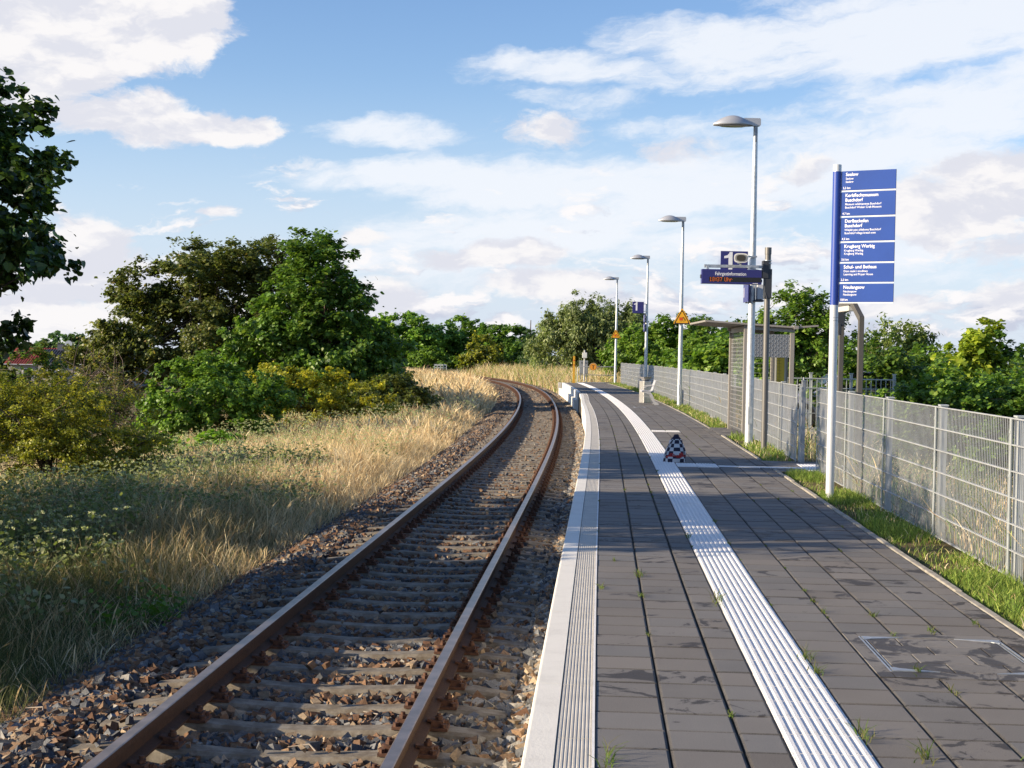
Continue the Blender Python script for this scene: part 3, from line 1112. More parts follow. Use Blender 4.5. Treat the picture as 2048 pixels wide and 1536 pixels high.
# bushes in front of them
make_tree('green_bush', 'round mid-green bush between the olive bush and the yellow bush', 'bush', at(-9.1, 43),
          [(-.2, 0, 2.1, 1.2, 1.3, 1.05, 1.), (.9, 0, 1.5, 1.1, 1.2, 1.0, 1.), (-.8, 0, 1.1, 1.1, 1.1, .9, .9), (1.7, .2, 1.9, .9, .9, .75, .7), (.3, 0, .8, 1.8, 1.2, .8, .8)],
          130, 24000, .085, G_FRESH, (3, 3, 1.5, 2), 31, rc=(.22, .42), shape=LEAF_OVAL, trunk_r=.05, stems=5, crown_name='foliage')
make_tree('yellow_bush', 'wide yellow-green bush below the tall green tree', 'bush', at(-6.9, 50),
          [(-1.2, 0, 1.7, 1.3, 1.2, .85, 1.), (.2, 0, 1.7, 1.5, 1.2, .85, 1.), (1.7, 0, 1.3, 1.4, 1.2, .85, 1.), (-.2, 0, .8, 2.6, 1.3, .8, .8)],
          110, 18000, .085, G_YEL, (4, 3, 2.5, 1.6), 33, rc=(.2, .40), trunk_r=.05, stems=6, crown_name='foliage', flat=.6)
make_tree('dark_bush', 'dark green bush at the foot of the tall green tree, next to the dry grass', 'bush', at(-4.5, 56),
          [(0, 0, 1.1, 1.2, 1.4, .9, 1.), (.6, .5, .8, 1.0, 1.2, .7, 1.), (-1.1, 0, .9, 1.2, 1.2, .8, .8)],
          70, 9000, .10, G_OLIVE, (1, 3, .6, 3), 35, rc=(.22, .42), trunk_r=.04, stems=5, crown_name='foliage')
make_tree('olive_bush', 'large straggly olive-yellow bush in front of the houses at the left edge', 'bush', at(-8.6, 28),
          [(-1.2, 0, 1.85, 1.2, 1.1, .85, 1.), (0, 0, 1.75, 1.2, 1.1, .85, 1.), (1.0, 0, 1.35, 1.0, 1.0, .85, 1.), (-.3, -.3, .9, 2.2, 1.1, .8, 1.), (1.3, -.2, .75, .8, .9, .6, .7), (-2.4, 0, 1.8, 1.2, 1.2, .9, .8)],
          260, 62000, .041, G_YEL[:2] + G_OLIVE, (5, 4, 2, 1.4, 3, .5), 37, rc=(.16, .34), trunk_r=.045, stems=7, crown_name='foliage', flat=.6, twigs=90)
make_tree('low_bush', 'low bright-green leafy shrub at the foot of the round green bush', 'bush', at(-8.0, 37.5),
          [(0, 0, .45, 1.0, .8, .40, 1.), (.7, .2, .5, .6, .6, .40, .8)], 40, 5200, .095, [(.085, .15, .022), (.06, .115, .02), (.12, .19, .035)], (3, 3, 1.5), 39,
          rc=(.16, .3), shape=LEAF_OVAL, trunk_r=.03, stems=4, crown_name='foliage')
make_tree('twiggy_bush', 'brown half-bare bush of dry twigs in front of the dark roof', 'bush', at(-13.3, 48),
          [(0, 0, 2.2, 1.1, 1.0, 1.0, 1.), (.9, 0, 1.3, .9, .9, .8, .8)], 60, 2600, .08, BROWN, (1, 1, 2, 1, 2), 41, rc=(.25, .5), trunk_r=.05, stems=8,
          crown_name='foliage', bark=M_TWIG, twigs=260)
make_tree('dark_shrub', 'dark green shrub partly hiding the dark-roofed house', 'bush', at(-17.6, 56),
          [(-.9, 0, 2.5, 1.4, 1.2, 1.2, 1.), (.5, 0, 1.7, 1.3, 1.2, .9, 1.), (-2.4, 0, 2.0, 1.5, 1.2, 1.2, .8), (-.4, 0, 1.2, 2.2, 1.3, 1.0, .8)], 90, 12000, .12,
          G_OLIVE + G_DEEP, (1, 2, .5, 3, 3, 2, 3, 1), 43, rc=(.25, .5), trunk_r=.07, stems=4, crown_name='foliage', twigs=30)
make_tree('yellow_sapling', 'thin sapling with yellow-green leaves standing before the dark roof', 'tree', at(-13.2, 44),
          [(.3, 0, 2.15, .55, .5, .42, 1.), (.7, 0, 1.6, .6, .5, .4, .8)], 26, 1700, .085, G_YEL, (4, 3, 3, .5), 45, rc=(.14, .28), trunk_r=.035, trunk_top=2.2)

# trees closing the view behind the bend
far_spec = [
    (-20.5, 196, 7.0, 4.2, 'round green tree at the left end of the row behind the bend', G_DEEP),
    (-14.0, 190, 7.2, 4.3, 'green tree left of the small white railing, behind the bend', G_FRESH),
    (-7.4, 194, 7.3, 4.5, 'tallest of the rounded green trees behind the bend', G_DEEP),
    (-.9, 190, 6.6, 4.2, 'dark green tree at the right end of the row behind the bend', G_DEEP),
    (-26.0, 205, 6.8, 4.2, 'pale green tree half hidden behind the tall green tree', G_FRESH)]
for i, (x, y, h, r, lab, pal) in enumerate(far_spec):
    z = gz(x, y)
    pal = [tuple(1.3 * v for v in c) for c in pal]
    make_tree('leafy_tree', lab, 'tree', (x, y, z), [(0, 0, h * .75, r * .85, r * .8, h * .26, 1.), (r * .3, 0, h * .5, r * 1.05, r * .8, h * .28, 1.), (-r * .35, 0, h * .46, r * 1.05, r * .8, h * .30, 1.),
              (0, 0, h * .2, r * 1.05, r, h * .2, 1.)], 150, 22000, .30, pal, (3, 3, 2, 1.2), 50 + i, rc=(.5, .95), trunk_r=.3, group='trees behind the bend', branches=False, shell=.75)
make_tree('ochre_bush', 'yellow-brown bush in front of the green trees behind the bend', 'bush', at(-3.6, 170),
          [(0, 0, 2.7, 1.7, 1.5, 1.7, 1.), (1.2, 0, 1.7, 1.5, 1.5, 1.3, .9), (-1.0, 0, 1.2, 1.5, 1.4, 1., .8)], 60, 6000, .26, G_YEL[:2] + BROWN[:2], (1, 2, 2, 1), 61, rc=(.4, .7), trunk_r=.12, stems=3,
          crown_name='foliage')
for i, (x, y, h, r, lab) in enumerate([(-9.8, 172, 2.2, 2.2, 'low green bush right of the small white railing'), (1.2, 172, 3.6, 2.4, 'dark bush beside the end of the row of trees'),
                                       (-15.5, 174, 2.6, 2.6, 'low bush left of the small white railing'), (-5.8, 176, 1.9, 2.0, 'bright bush in front of the tallest tree')]):
    make_tree('hedge_bush', lab, 'bush', at(x, y), [(0, 0, h * .55, r, r * .7, h * .5, 1.), (r * .5, 0, h * .4, r * .7, r * .6, h * .4, .7)], 40, 3600, .26, [G_FRESH, G_DEEP][i % 2], (3, 3, 2, 1), 64 + i, rc=(.35, .65),
              trunk_r=.1, stems=3, crown_name='foliage', branches=False)
make_tree('spruce', 'thin spruce with bare spiky tips left of the big willow', 'tree', at(1.9, 165),
          [(0, 0, 1.5, 1.4, 1.2, 1.4, 1.), (0, 0, 3.4, .8, .8, 1.4, 1.), (0, 0, 5.0, .32, .3, 1.2, .9)], 70, 3600, .26, [(.03, .055, .025), (.045, .07, .03)], (2, 1), 71, rc=(.2, .45), shape=LEAF_SLIM, trunk_r=.12, trunk_top=6.3,
          branches=False, flat=.4)
make_tree('spruce', 'second spruce with spiky tip, close beside the willow', 'tree', at(3.3, 163),
          [(0, 0, 1.6, 1.5, 1.2, 1.5, 1.), (0, 0, 3.6, .9, .8, 1.4, 1.), (0, 0, 5.0, .36, .3, 1.1, .9)], 70, 3600, .26, [(.03, .055, .025), (.045, .07, .03)], (2, 1), 72, rc=(.2, .45), shape=LEAF_SLIM, trunk_r=.12, trunk_top=6.0,
          branches=False, flat=.4)
make_tree('willow', 'big grey-green willow behind the platform end', 'tree', at(7.2, 130),
          [(.2, 0, 5.4, 3.4, 2.8, 1.4, 1.), (-2.2, 0, 4.1, 2.8, 2.6, 1.9, 1.), (2.4, .5, 4.5, 3.0, 2.6, 1.8, 1.), (-3.2, 0, 2.6, 2.3, 2.4, 1.9, 1.), (0, -.5, 3.2, 3.6, 2.6, 2.2, .9), (3.4, .5, 2.9, 2.1, 2.2, 1.8, .9)],
          230, 42000, .24, G_GREY, (3, 3, 2, 1.4), 73, rc=(.5, .95), shape=LEAF_SLIM * np.array([1.6, 1.]), trunk_r=.4, droop=1.4, up=.0, shell=.65, flat=1.1)
for i, (x, y, h, r, lab, pal) in enumerate([
        (10.4, 92, 5.3, 2.5, 'green tree directly right of the willow', G_FRESH), (13.4, 95, 5.2, 2.8, 'dark green tree between the willow and the shelter', G_DEEP),
        (11.4, 84, 4.3, 2.3, 'bushy green tree left of the shelter roof', G_FRESH), (8.3, 96, 4.0, 2.2, 'low green tree behind the litter bin and bench', G_FRESH),
        (15.2, 80, 4.5, 2.4, 'green tree hidden behind the shelter roof', G_FRESH), (9.0, 70, 3.0, 1.7, 'small light green bush behind the fence near the bench', G_FRESH),
        (8.2, 56, 3.0, 1.5, 'light green bush behind the fence left of the shelter', G_FRESH), (12.0, 66, 3.8, 2.2, 'dense green bush behind the shelter frame', G_DEEP)]):
    z = gz(x, y)
    make_tree('leafy_tree', lab, 'tree', (x, y, z), [(0, 0, h * .72, r * .75, r * .7, h * .24, 1.), (r * .4, 0, h * .5, r * .8, r * .8, h * .28, 1.), (-r * .4, 0, h * .48, r * .8, r * .8, h * .28, 1.),
              (0, 0, h * .25, r * 1.05, r, h * .22, 1.)], 80, 9500, .2, pal, (3, 3, 2, 1.2), 80 + i, rc=(.35, .65), trunk_r=.16, group='trees behind the long fence', branches=False, shell=.7)
# right of and behind the shelter
make_tree('acacia', 'bright green feathery tree with upright shoots behind the shelter', 'tree', at(8.75, 46),
          [(-.2, 0, 3.5, 1.0, .9, .9, 1.), (.7, 0, 3.2, 1.0, .9, .9, 1.), (-.5, 0, 2.6, 1.3, 1.0, 1.1, 1.), (1.1, 0, 2.4, 1.2, 1.0, 1.0, .9), (.1, 0, 1.5, 1.9, 1.1, 1.0, 1.), (-.1, 0, 4.35, .3, .35, .55, .4), (.6, 0, 4.2, .3, .3, .5, .35)],
          150, 26000, .085, G_FRESH, (4, 3, 2.5, 1.5), 91, rc=(.2, .48), shape=LEAF_OVAL, trunk_r=.09, trunk_top=3.4, up=.5, shell=.45, twigs=50)
for i, (x, y, h, w_, lab, pal) in enumerate([
        (9.1, 36, 3.0, 1.5, 'bushy shrub behind the brown metal frame', G_DEEP), (10.6, 38, 3.1, 1.8, 'wide fresh green shrub behind the fence right of the frame', G_FRESH),
        (12.3, 37, 3.1, 1.7, 'green shrub in the middle of the row behind the near fence', G_DEEP), (11.0, 32, 2.6, 1.5, 'low leafy shrub close behind the near fence', G_FRESH),
        (13.9, 40, 3.2, 1.9, 'green shrub at the right edge behind the near fence', G_FRESH), (12.4, 33, 2.7, 1.5, 'olive shrub at the right edge close behind the near fence', G_OLIVE[:2] + G_FRESH[:2]),
        (9.5, 32, 2.6, 1.4, 'small shrub behind the second panel of the near fence', G_FRESH)]):
    make_tree('shrub', lab, 'bush', at(x, y), [(0, 0, h * .62, w_ * .8, w_ * .8, h * .36, 1.), (w_ * .5, 0, h * .5, w_ * .7, w_ * .7, h * .34, .9), (-w_ * .5, 0, h * .48, w_ * .7, w_ * .7, h * .36, .9),
              (0, 0, h * .25, w_ * 1.1, w_, h * .25, .9)], 110, 17000, .078, pal, (3, 3, 2, 2), 100 + i, rc=(.2, .40), shape=LEAF_OVAL, trunk_r=.05, stems=4, crown_name='foliage',
              group='shrubs behind the near fence', shell=.6, twigs=20)
make_tree('hanging_birch', 'tree with drooping pale green twigs behind the shrubs on the right', 'tree', at(20.2, 76),
          [(-.6, 0, 4.0, 1.5, 1.5, 1.1, 1.), (.9, 0, 4.1, .9, 1.2, 1.2, 1.), (-1.0, 0, 2.8, 1.7, 1.6, 1.4, 1.), (.6, 0, 2.4, 1.6, 1.5, 1.5, 1.)],
          90, 11000, .2, [(.10, .125, .04), (.075, .10, .03), (.055, .07, .025)], (3, 3, 2), 111, rc=(.35, .6), shape=LEAF_SLIM * np.array([1.8, 1.]), trunk_r=.18, droop=2.0, up=0., flat=1.5, shell=.6)
make_tree('yellow_maple', 'young yellow-green maple above the shrubs on the right', 'tree', at(10.9, 34.5),
          [(0, 0, 2.9, .6, .6, .6, 1.), (.1, 0, 2.2, .9, .7, .7, 1.), (-.6, 0, 2.2, .5, .5, .6, .8), (.7, 0, 2.1, .6, .6, .55, .7), (.1, 0, 3.4, .3, .3, .35, .6)],
          60, 5200, .125, [(.145, .175, .022), (.10, .135, .02), (.185, .20, .03), (.065, .10, .018)], (4, 3, 2, 2), 113, rc=(.18, .36), shape=LEAF_OVAL, trunk_r=.05, trunk_top=3.0, shell=.4)
make_tree('dark_oak', 'dark green tree at the right edge behind the yellow-green maple', 'tree', at(24.2, 72),
          [(-.6, 0, 4.0, 1.5, 1.4, 1.3, 1.), (.8, 0, 3.0, 1.9, 1.5, 1.4, 1.), (0, 0, 1.6, 2.3, 1.8, 1.4, 1.)], 80, 9000, .2, G_DEEP, (3, 2, 4, .5), 115, rc=(.35, .6), trunk_r=.2, branches=False, shell=.65)
# village trees far off on the left
for i, (x, y, h, r, lab) in enumerate([(-90, 262, 5.6, 3.5, 'distant tree behind the red roof, leftmost of the far trees'), (-85, 268, 5.2, 4.0, 'distant low trees behind the chimney of the house'),
                                       (-81.2, 262, 7.0, 3.1, 'distant round tree behind the satellite dish'), (-76.6, 258, 6.7, 2.9, 'distant tree right of the satellite dish'),
                                       (-72.5, 262, 5.2, 3.2, 'distant tree behind the left side of the brown tree'), (-95.5, 262, 5.6, 3.4, 'distant tree seen through the lime leaves')]):
    make_tree('village_tree', lab, 'tree', (x, y, -3.1), [(0, 0, h * .66, r * .8, r * .8, h * .30, 1.), (r * .4, 0, h * .45, r * .7, r * .7, h * .3, .9), (-r * .5, 0, h * .4, r * .7, r * .7, h * .3, .9)],
              60, 3600, .5, [(.055, .095, .045), (.04, .075, .038), (.075, .11, .05)], (2, 2, 1), 130 + i, rc=(.5, .9), trunk_r=.3, branches=False, group='trees in the village', shell=.7)


# ------------------------------------------------------------------ grass
def blades(name, P, h, w, lean, col, rg, label, cat='grass', head=None):
    n = len(P)
    az = rg.uniform(0, 2 * np.pi, n)
    fx = rg.uniform(0, 2 * np.pi, n)
    D = np.stack([np.cos(az), np.sin(az)], 1)
    S_ = np.stack([np.cos(fx), np.sin(fx)], 1)
    ln = rg.uniform(.2, 1., n) * lean
    V = np.empty((n, 7, 3))
    prof = np.array([1.0, .8, .55])
    for i, f in enumerate((0., .45, .8)):
        c = P.copy()
        c[:, :2] += D * (h * ln * f * f)[:, None]
        c[:, 2] += h * f * (1 - .25 * ln * f)
        ww = w * prof[i]
        if head is not None and i == 2:
            ww = np.where(head, w * 2.2, ww)
        V[:, 2 * i] = c
        V[:, 2 * i + 1] = c
        V[:, 2 * i, :2] -= S_ * (ww / 2)[:, None]
        V[:, 2 * i + 1, :2] += S_ * (ww / 2)[:, None]
    c = P.copy()
    c[:, :2] += D * (h * ln)[:, None]
    c[:, 2] += h * (1 - .3 * ln)
    V[:, 6] = c
    loc = np.array([0, 1, 3, 2, 2, 3, 5, 4, 4, 5, 6])
    L = (loc[None] + (np.arange(n) * 7)[:, None]).reshape(-1)
    T = np.tile([4, 4, 3], n)
    me = mesh_arrays(name, V.reshape(-1, 3), L, T, M_BLADE, np.repeat(col, 7, 0))
    o = link(name, me)
    tag(o, label, cat, kind='stuff')
    return o


def field(x, y, sc=1.0, ph=0.0):
    return np.sin(x * 1.1 * sc + ph) * np.cos(y * .63 * sc - ph * 1.7) + .6 * np.sin(x * .47 * sc - y * .91 * sc + 2.1 * ph) + .4 * np.sin(x * 2.3 * sc + y * 1.7 * sc + ph)


def in_view(x, y, m=.6):
    return (x > -.352 * y - m) & (x < .352 * y + m)


STRAW = np.array([(.80, .63, .37), (.68, .52, .29), (.86, .74, .50), (.46, .30, .16)])
GREENG = np.array([(.12, .15, .05), (.17, .20, .08), (.085, .115, .04), (.24, .25, .11)])


def build_left_grass():
    rg = np.random.default_rng(77)
    spec = [(7.5, 20, -10.5, -2.75, 1000, .0042, .72), (20, 40, -13, -2.75, 430, .006, .80), (40, 70, -14, -2.85, 105, .017, .82), (70, 150, -16, -2.95, 46, .034, .85), (60, 150, -7.5, -2.70, 60, .03, 1.22)]
    P, H, W, C, HD = [], [], [], [], []
    for s0, s1, t0, t1, dens, w, h in spec:
        n = int((s1 - s0) * (t1 - t0) * dens)
        s, t = rg.uniform(s0, s1, n), t1 - (t1 - t0) * rg.random(n) ** 1.15
        x, y = PT(s, t)
        k = in_view(x, y)
        s, t, x, y = s[k], t[k], x[k], y[k]
        n = len(x)
        edge = np.clip((-2.75 - t) / .9, .0, 1)
        k = rg.random(n) < .35 + .65 * edge
        s, t, x, y, edge = s[k], t[k], x[k], y[k], edge[k]
        n = len(x)
        f = .75 * field(x, y, .8, 1.0) + np.clip((-t - 4.7) * .5, -1.3, .9) + np.clip((28 - s) * .07, 0, .9) + np.clip((19 - s) * .10, -.5, .9)
        green = rg.random(n) < np.clip(.26 + .32 * f + np.clip((22 - s) * .035, 0, .3), .05, .88)
        gsel = GREENG[rg.integers(0, 4, n)]
        ssel = STRAW[rg.choice(4, n, p=[.35, .25, .25, .15])]
        c = np.where(green[:, None], gsel, ssel) * rg.uniform(.75, 1.25, (n, 1))
        near_shade = np.clip((27 - s) / 8, 0, 1)[:, None] * np.clip((-t - 2.9) / .8, .3, 1)[:, None] * .75
        c = c * (1 - near_shade) + c * np.array([.50, .52, .47]) * near_shade  # shade of the limes also put into the colour of the near grass
        hh = h * rg.uniform(.45, 1.12, n) * (.38 + .62 * edge) * (1 + .18 * field(x, y, 1.4, 2.2)).clip(.6, 1.3)
        P.append(np.stack([x, y, ground(s, t) - .03], 1))
        H.append(hh)
        W.append(w * rg.uniform(.6, 1.5, n))
        C.append(c)
        HD.append((~green) & (rg.random(n) < .4))
    P, H, W, C, HD = map(np.concatenate, (P, H, W, C, HD))
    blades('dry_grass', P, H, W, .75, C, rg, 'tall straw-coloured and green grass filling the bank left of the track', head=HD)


def build_right_grass():
    rg = np.random.default_rng(78)
    P, H, W, C = [], [], [], []
    for s0, s1, t0, t1, dens, w, h, gr in ((7.5, 24, 3.65, 4.14, 2600, .0075, .10, .88), (24, 84, 3.66, 4.14, 600, .014, .14, .8), (8, 30, 4.2, 7.0, 230, .010, .5, .45),
                                           (30, 84, 4.25, 8, 40, .025, .6, .4), (PLAT_END + .6, 150, .9, 9, 50, .032, .85, .22)):
        n = int((s1 - s0) * (t1 - t0) * dens)
        s, t = rg.uniform(s0, s1, n), rg.uniform(t0, t1, n)
        x, y = PT(s, t)
        k = in_view(x, y) & ~((s > 21.0) & (s < 23.4) & (t < 5.3)) & ~((s > 30.1) & (s < 34.0) & (t < 5.3))
        k &= ~((t > 4.2) & (s > 21.0) & (s < 36) & (rg.random(n) > .30))
        bare = field(x, y, 2.2, .4)
        k &= (bare > -.25) | (t > 4.2) | (rg.random(n) < .12)
        s, t, x, y, bare = s[k], t[k], x[k], y[k], bare[k]
        n = len(x)
        green = rg.random(n) < np.clip(gr + .18 * bare, 0, 1)
        gsel = np.array([(.24, .34, .065), (.18, .28, .05), (.33, .40, .09), (.14, .21, .045)])[rg.integers(0, 4, n)]
        ssel = STRAW[rg.integers(0, 4, n)]
        P.append(np.stack([x, y, ground(s, t) - .01], 1))
        near_edge = np.clip((t - 3.60) / .12, .35, 1) if t1 < 5 else 1.0
        H.append(h * rg.uniform(.4, 1.25, n) * (1 + .3 * bare).clip(.45, 1.5) * near_edge)
        W.append(w * rg.uniform(.6, 1.5, n))
        C.append(np.where(green[:, None], gsel, ssel) * rg.uniform(.75, 1.25, (n, 1)))
    P, H, W, C = map(np.concatenate, (P, H, W, C))
    blades('verge_grass', P, H, W, .9, C, rg, 'green grass strip between the paving edge and the mesh fence')


build_left_grass()
build_right_grass()


def build_herbs():
    """pale-flowered wild carrot and grey-green leafy herbs in the bank, weeds in the paving joints"""
    rg = np.random.default_rng(79)
    # umbels: clouds of tiny pale flowers on a level top
    U, C, Z = [], [], []
    n = 8000
    s = rg.uniform(14, 60, n)
    t = rg.uniform(-10, -3.2, n)
    x, y = PT(s, t)
    k = in_view(x, y, .3) & (field(x, y, .8, 1.0) + .55 * np.clip(-t - 3.8, 0, 2.5) > .35)
    s, t, x, y = s[k], t[k], x[k], y[k]
    z = ground(s, t) + rg.uniform(.40, .95, len(x))
    for i in range(len(x)):
        m = 16
        r = rg.uniform(.018, .052)
        a = rg.uniform(0, 6.28, m)
        q = np.sqrt(rg.random(m)) * r
        U.append(np.stack([x[i] + np.cos(a) * q, y[i] + np.sin(a) * q, z[i] + .25 * (r - q) + rg.normal(size=m) * .006], 1))
        c = np.array([(.55, .56, .36), (.42, .46, .25), (.28, .34, .15)])[rg.choice(3, m, p=[.4, .35, .25])]
        C.append(c * rg.uniform(.8, 1.2, (m, 1)))
    U, C = np.concatenate(U), np.concatenate(C)
    tag(link('umbel_flowers', leaf_mesh('umbel_flowers', U, .024, C, LEAF_KITE, .3, 0, None, rg)), 'pale green-white umbel flowers standing among the grass', 'wild flowers', kind='stuff')
    # leafy herbs low in the shade
    n = 1500
    s = rg.uniform(11.5, 31, n)
    t = rg.uniform(-10, -3.5, n)
    x, y = PT(s, t)
    k = in_view(x, y, .3) & (field(x, y, .9, 4.0) + np.clip(-t - 4.0, 0, 2.5) * .75 > .45)
    s, t, x, y = s[k], t[k], x[k], y[k]
    P, C = [], []
    for i in range(len(x)):
        m = 60
        g = rg.normal(size=(m, 3)) * np.array([.15, .15, .14])
        P.append(g + np.array([x[i], y[i], float(ground(s[i], t[i])) + rg.uniform(.25, .62)]))
        c = np.array([(.14, .175, .06), (.20, .235, .09), (.28, .30, .16)])[rg.integers(0, 3, m)]
        C.append(c * rg.uniform(.8, 1.2, (m, 1)))
    # one patch of fresh leaves right at the ballast
    for cx, cy in ((-3.25, 13.6), (-3.55, 13.1)):
        m = 260
        P.append(rg.normal(size=(m, 3)) * np.array([.16, .2, .10]) + np.array([cx, cy, gz(cx, cy) + .22]))
        C.append(np.array([(.10, .19, .02)]) * rg.uniform(.7, 1.2, (m, 1)))
    P, C = np.concatenate(P), np.concatenate(C)
    tag(link('leafy_herbs', leaf_mesh('leafy_herbs', P, .055, C, LEAF_OVAL, .5, .4, None, rg)), 'grey-green leafy herbs in the shaded grass', 'herbs', kind='stuff')
    # weeds in the joints
    P, H, C = [], [], []
    lines = [1.372, 1.676, 1.864, 2.195, 2.502, 2.80, 3.10, 3.40, 1.068]
    spots = [(10.8, 1.372, 1.), (9.9, 1.372, .9), (9.75, 1.864, 1.6), (8.0, 2.196, 1.5), (7.65, 2.196, 1.1), (6.35, 2.2, 1.3), (6.05, 2.40, 1.4), (6.0, 2.80, .9), (7.3, 2.80, .7),
             (9.4, 2.80, .9), (8.9, 3.05, .8), (9.2, 3.38, .7), (5.85, 1.12, 1.4), (10.2, 1.1, .8), (8.75, 2.80, .6), (7.75, 2.72, .9), (9.9, 2.5, .6), (6.7, 1.676, .6), (11.6, 1.2, .6), (13.2, 1.868, 1.0), (14.5, 2.196, .8)]
    for i in range(80):
        spots.append((rg.uniform(7, 34), lines[rg.integers(0, len(lines))], rg.uniform(.25, .6)))
    for s, t, k in spots:
        m = int(8 + 14 * k)
        ss, t_ = s + rg.normal(size=m) * .05 * k, t + rg.normal(size=m) * .014 * k
        x, y = PT(ss, t_)
        P.append(np.stack([x, y, np.full(m, -.004)], 1))
        H.append(rg.uniform(.02, .075, m) * k)
        C.append(np.array([(.09, .15, .028), (.13, .19, .04), (.16, .16, .06)])[rg.integers(0, 3, m)] * rg.uniform(.8, 1.2, (m, 1)))
    P, H, C = map(np.concatenate, (P, H, C))
    blades('joint_weeds', P, H, np.full(len(H), .006), 1.5, C, rg, 'small weeds and moss growing out of the paving joints', 'weeds')
    # dry stalks lying on the ballast and standing by the rail
    m = 60
    s, t = rg.uniform(6.2, 6.9, m), rg.normal(size=m) * .05 + .17
    x, y = PT(s, t)
    blades('dry_stalks', np.stack([x, y, np.full(m, -.74)], 1), rg.uniform(.15, .42, m), np.full(m, .004), .8, STRAW[rg.integers(0, 4, m)], rg, 'thin dry grass stalks beside the right rail', 'grass')


build_herbs()

# ------------------------------------------------------------------ fences of welded mesh
M_WIRE = mat('fence_wire', (.44, .455, .465), .5, .35, var=.10, vscale=5)
M_POST = mat('fence_post_steel', (.46, .49, .49), .5, .4, var=.12, vscale=8)
_panels = {}


def panel_mesh(L):
    key = round(L, 2)
    if key in _panels:
        return _panels[key]
    m = MB()
    n = int(round(L / .05))
    for i in range(n + 1):
        x = .004 + (L - .008) * i / n
        m.box((x, 0, .62), (.0050, .0050, 1.19))
    for k in range(7):
        z = .035 + k * .1965
        for sy in (-1, 1):
            m.box((L / 2, sy * .0075, z), (L, .0085, .0085))
    _panels[key] = m.mesh('mesh_panel', M_WIRE)
    return _panels[key]


_p = MB()
_p.box((0, -.055, .61), (.082, .055, 1.24))
_p.box((0, -.055, 1.236), (.105, .075, .014))
_p.box((0, .014, .61), (.040, .008, 1.22))
for _k in range(4):
    _p.box((0, .020, .13 + _k * .33), (.022, .010, .022))
POST_MESH = _p.mesh('post', M_POST)


def fence(name, label, stations, t=4.15, group='galvanised mesh fences along the platform'):
    x0, y0 = PT(stations[0], t)
    root = thing(name, label, 'fence', (float(x0), float(y0), 0), 0, group)
    inv = Matrix.Translation((-float(x0), -float(y0), 0))
    P = [PT(s, t) for s in stations]
    for i, (x, y) in enumerate(P):
        o = link('post', POST_MESH, root, (float(x - x0), float(y - y0), -.035))
        j = min(i, len(P) - 2)
        o.rotation_euler = (0, 0, math.atan2(P[j + 1][1] - P[j][1], P[j + 1][0] - P[j][0]))
        if i + 1 < len(P):
            dx, dy = P[i + 1][0] - x, P[i + 1][1] - y
            q = link('mesh_panel', panel_mesh(math.hypot(dx, dy)), root, (float(x - x0), float(y - y0), -.028))
            q.rotation_euler = (0, 0, math.atan2(dy, dx))
    return root


fence('mesh_fence', 'near mesh fence running out of the photo on the right, up to the gateway', [6.3, 8.8, 11.3, 13.8, 16.3, 18.8, 21.2])
fence('mesh_fence', 'short mesh fence section between the gateway and the shelter', [23.45, 25.7, 28.0, 29.9])
fence('mesh_fence', 'long mesh fence from the shelter to the far end of the platform', [34.3 + 2.5 * i for i in range(20)])
g = thing('gate_post', 'single steel gate post at the left side of the gateway', 'post', (4.50, 22.75, 0))
MB().box((0, 0, .62), (.06, .06, 1.28)).box((0, 0, 1.265), (.068, .068, .02)).path([(0, 0, 1.27), (0, 0, 1.32)], .012, 6).build('post', M_STEEL_DULL, g, bevel=.004)
mm = MB()
for k in range(6):
    mm.box((-.033, -.02, .15 + k * .2), (.012, .03, .03))
mm.build('hinge', M_STEEL_DULL, g)

# ------------------------------------------------------------------ platform lamps
M_GALV_POLE = mat('galvanised_pole', (.56, .585, .60), .42, .55, var=.14, vscale=16, bump=.06, bscale=60)
M_SILVER = mat('silver_paint', (.44, .45, .48), .38, .35)
M_LENS = mat('lamp_lens', (.55, .55, .52), .15, 0)
M_DARK = mat('dark_metal', (.05, .055, .065), .5, .3)


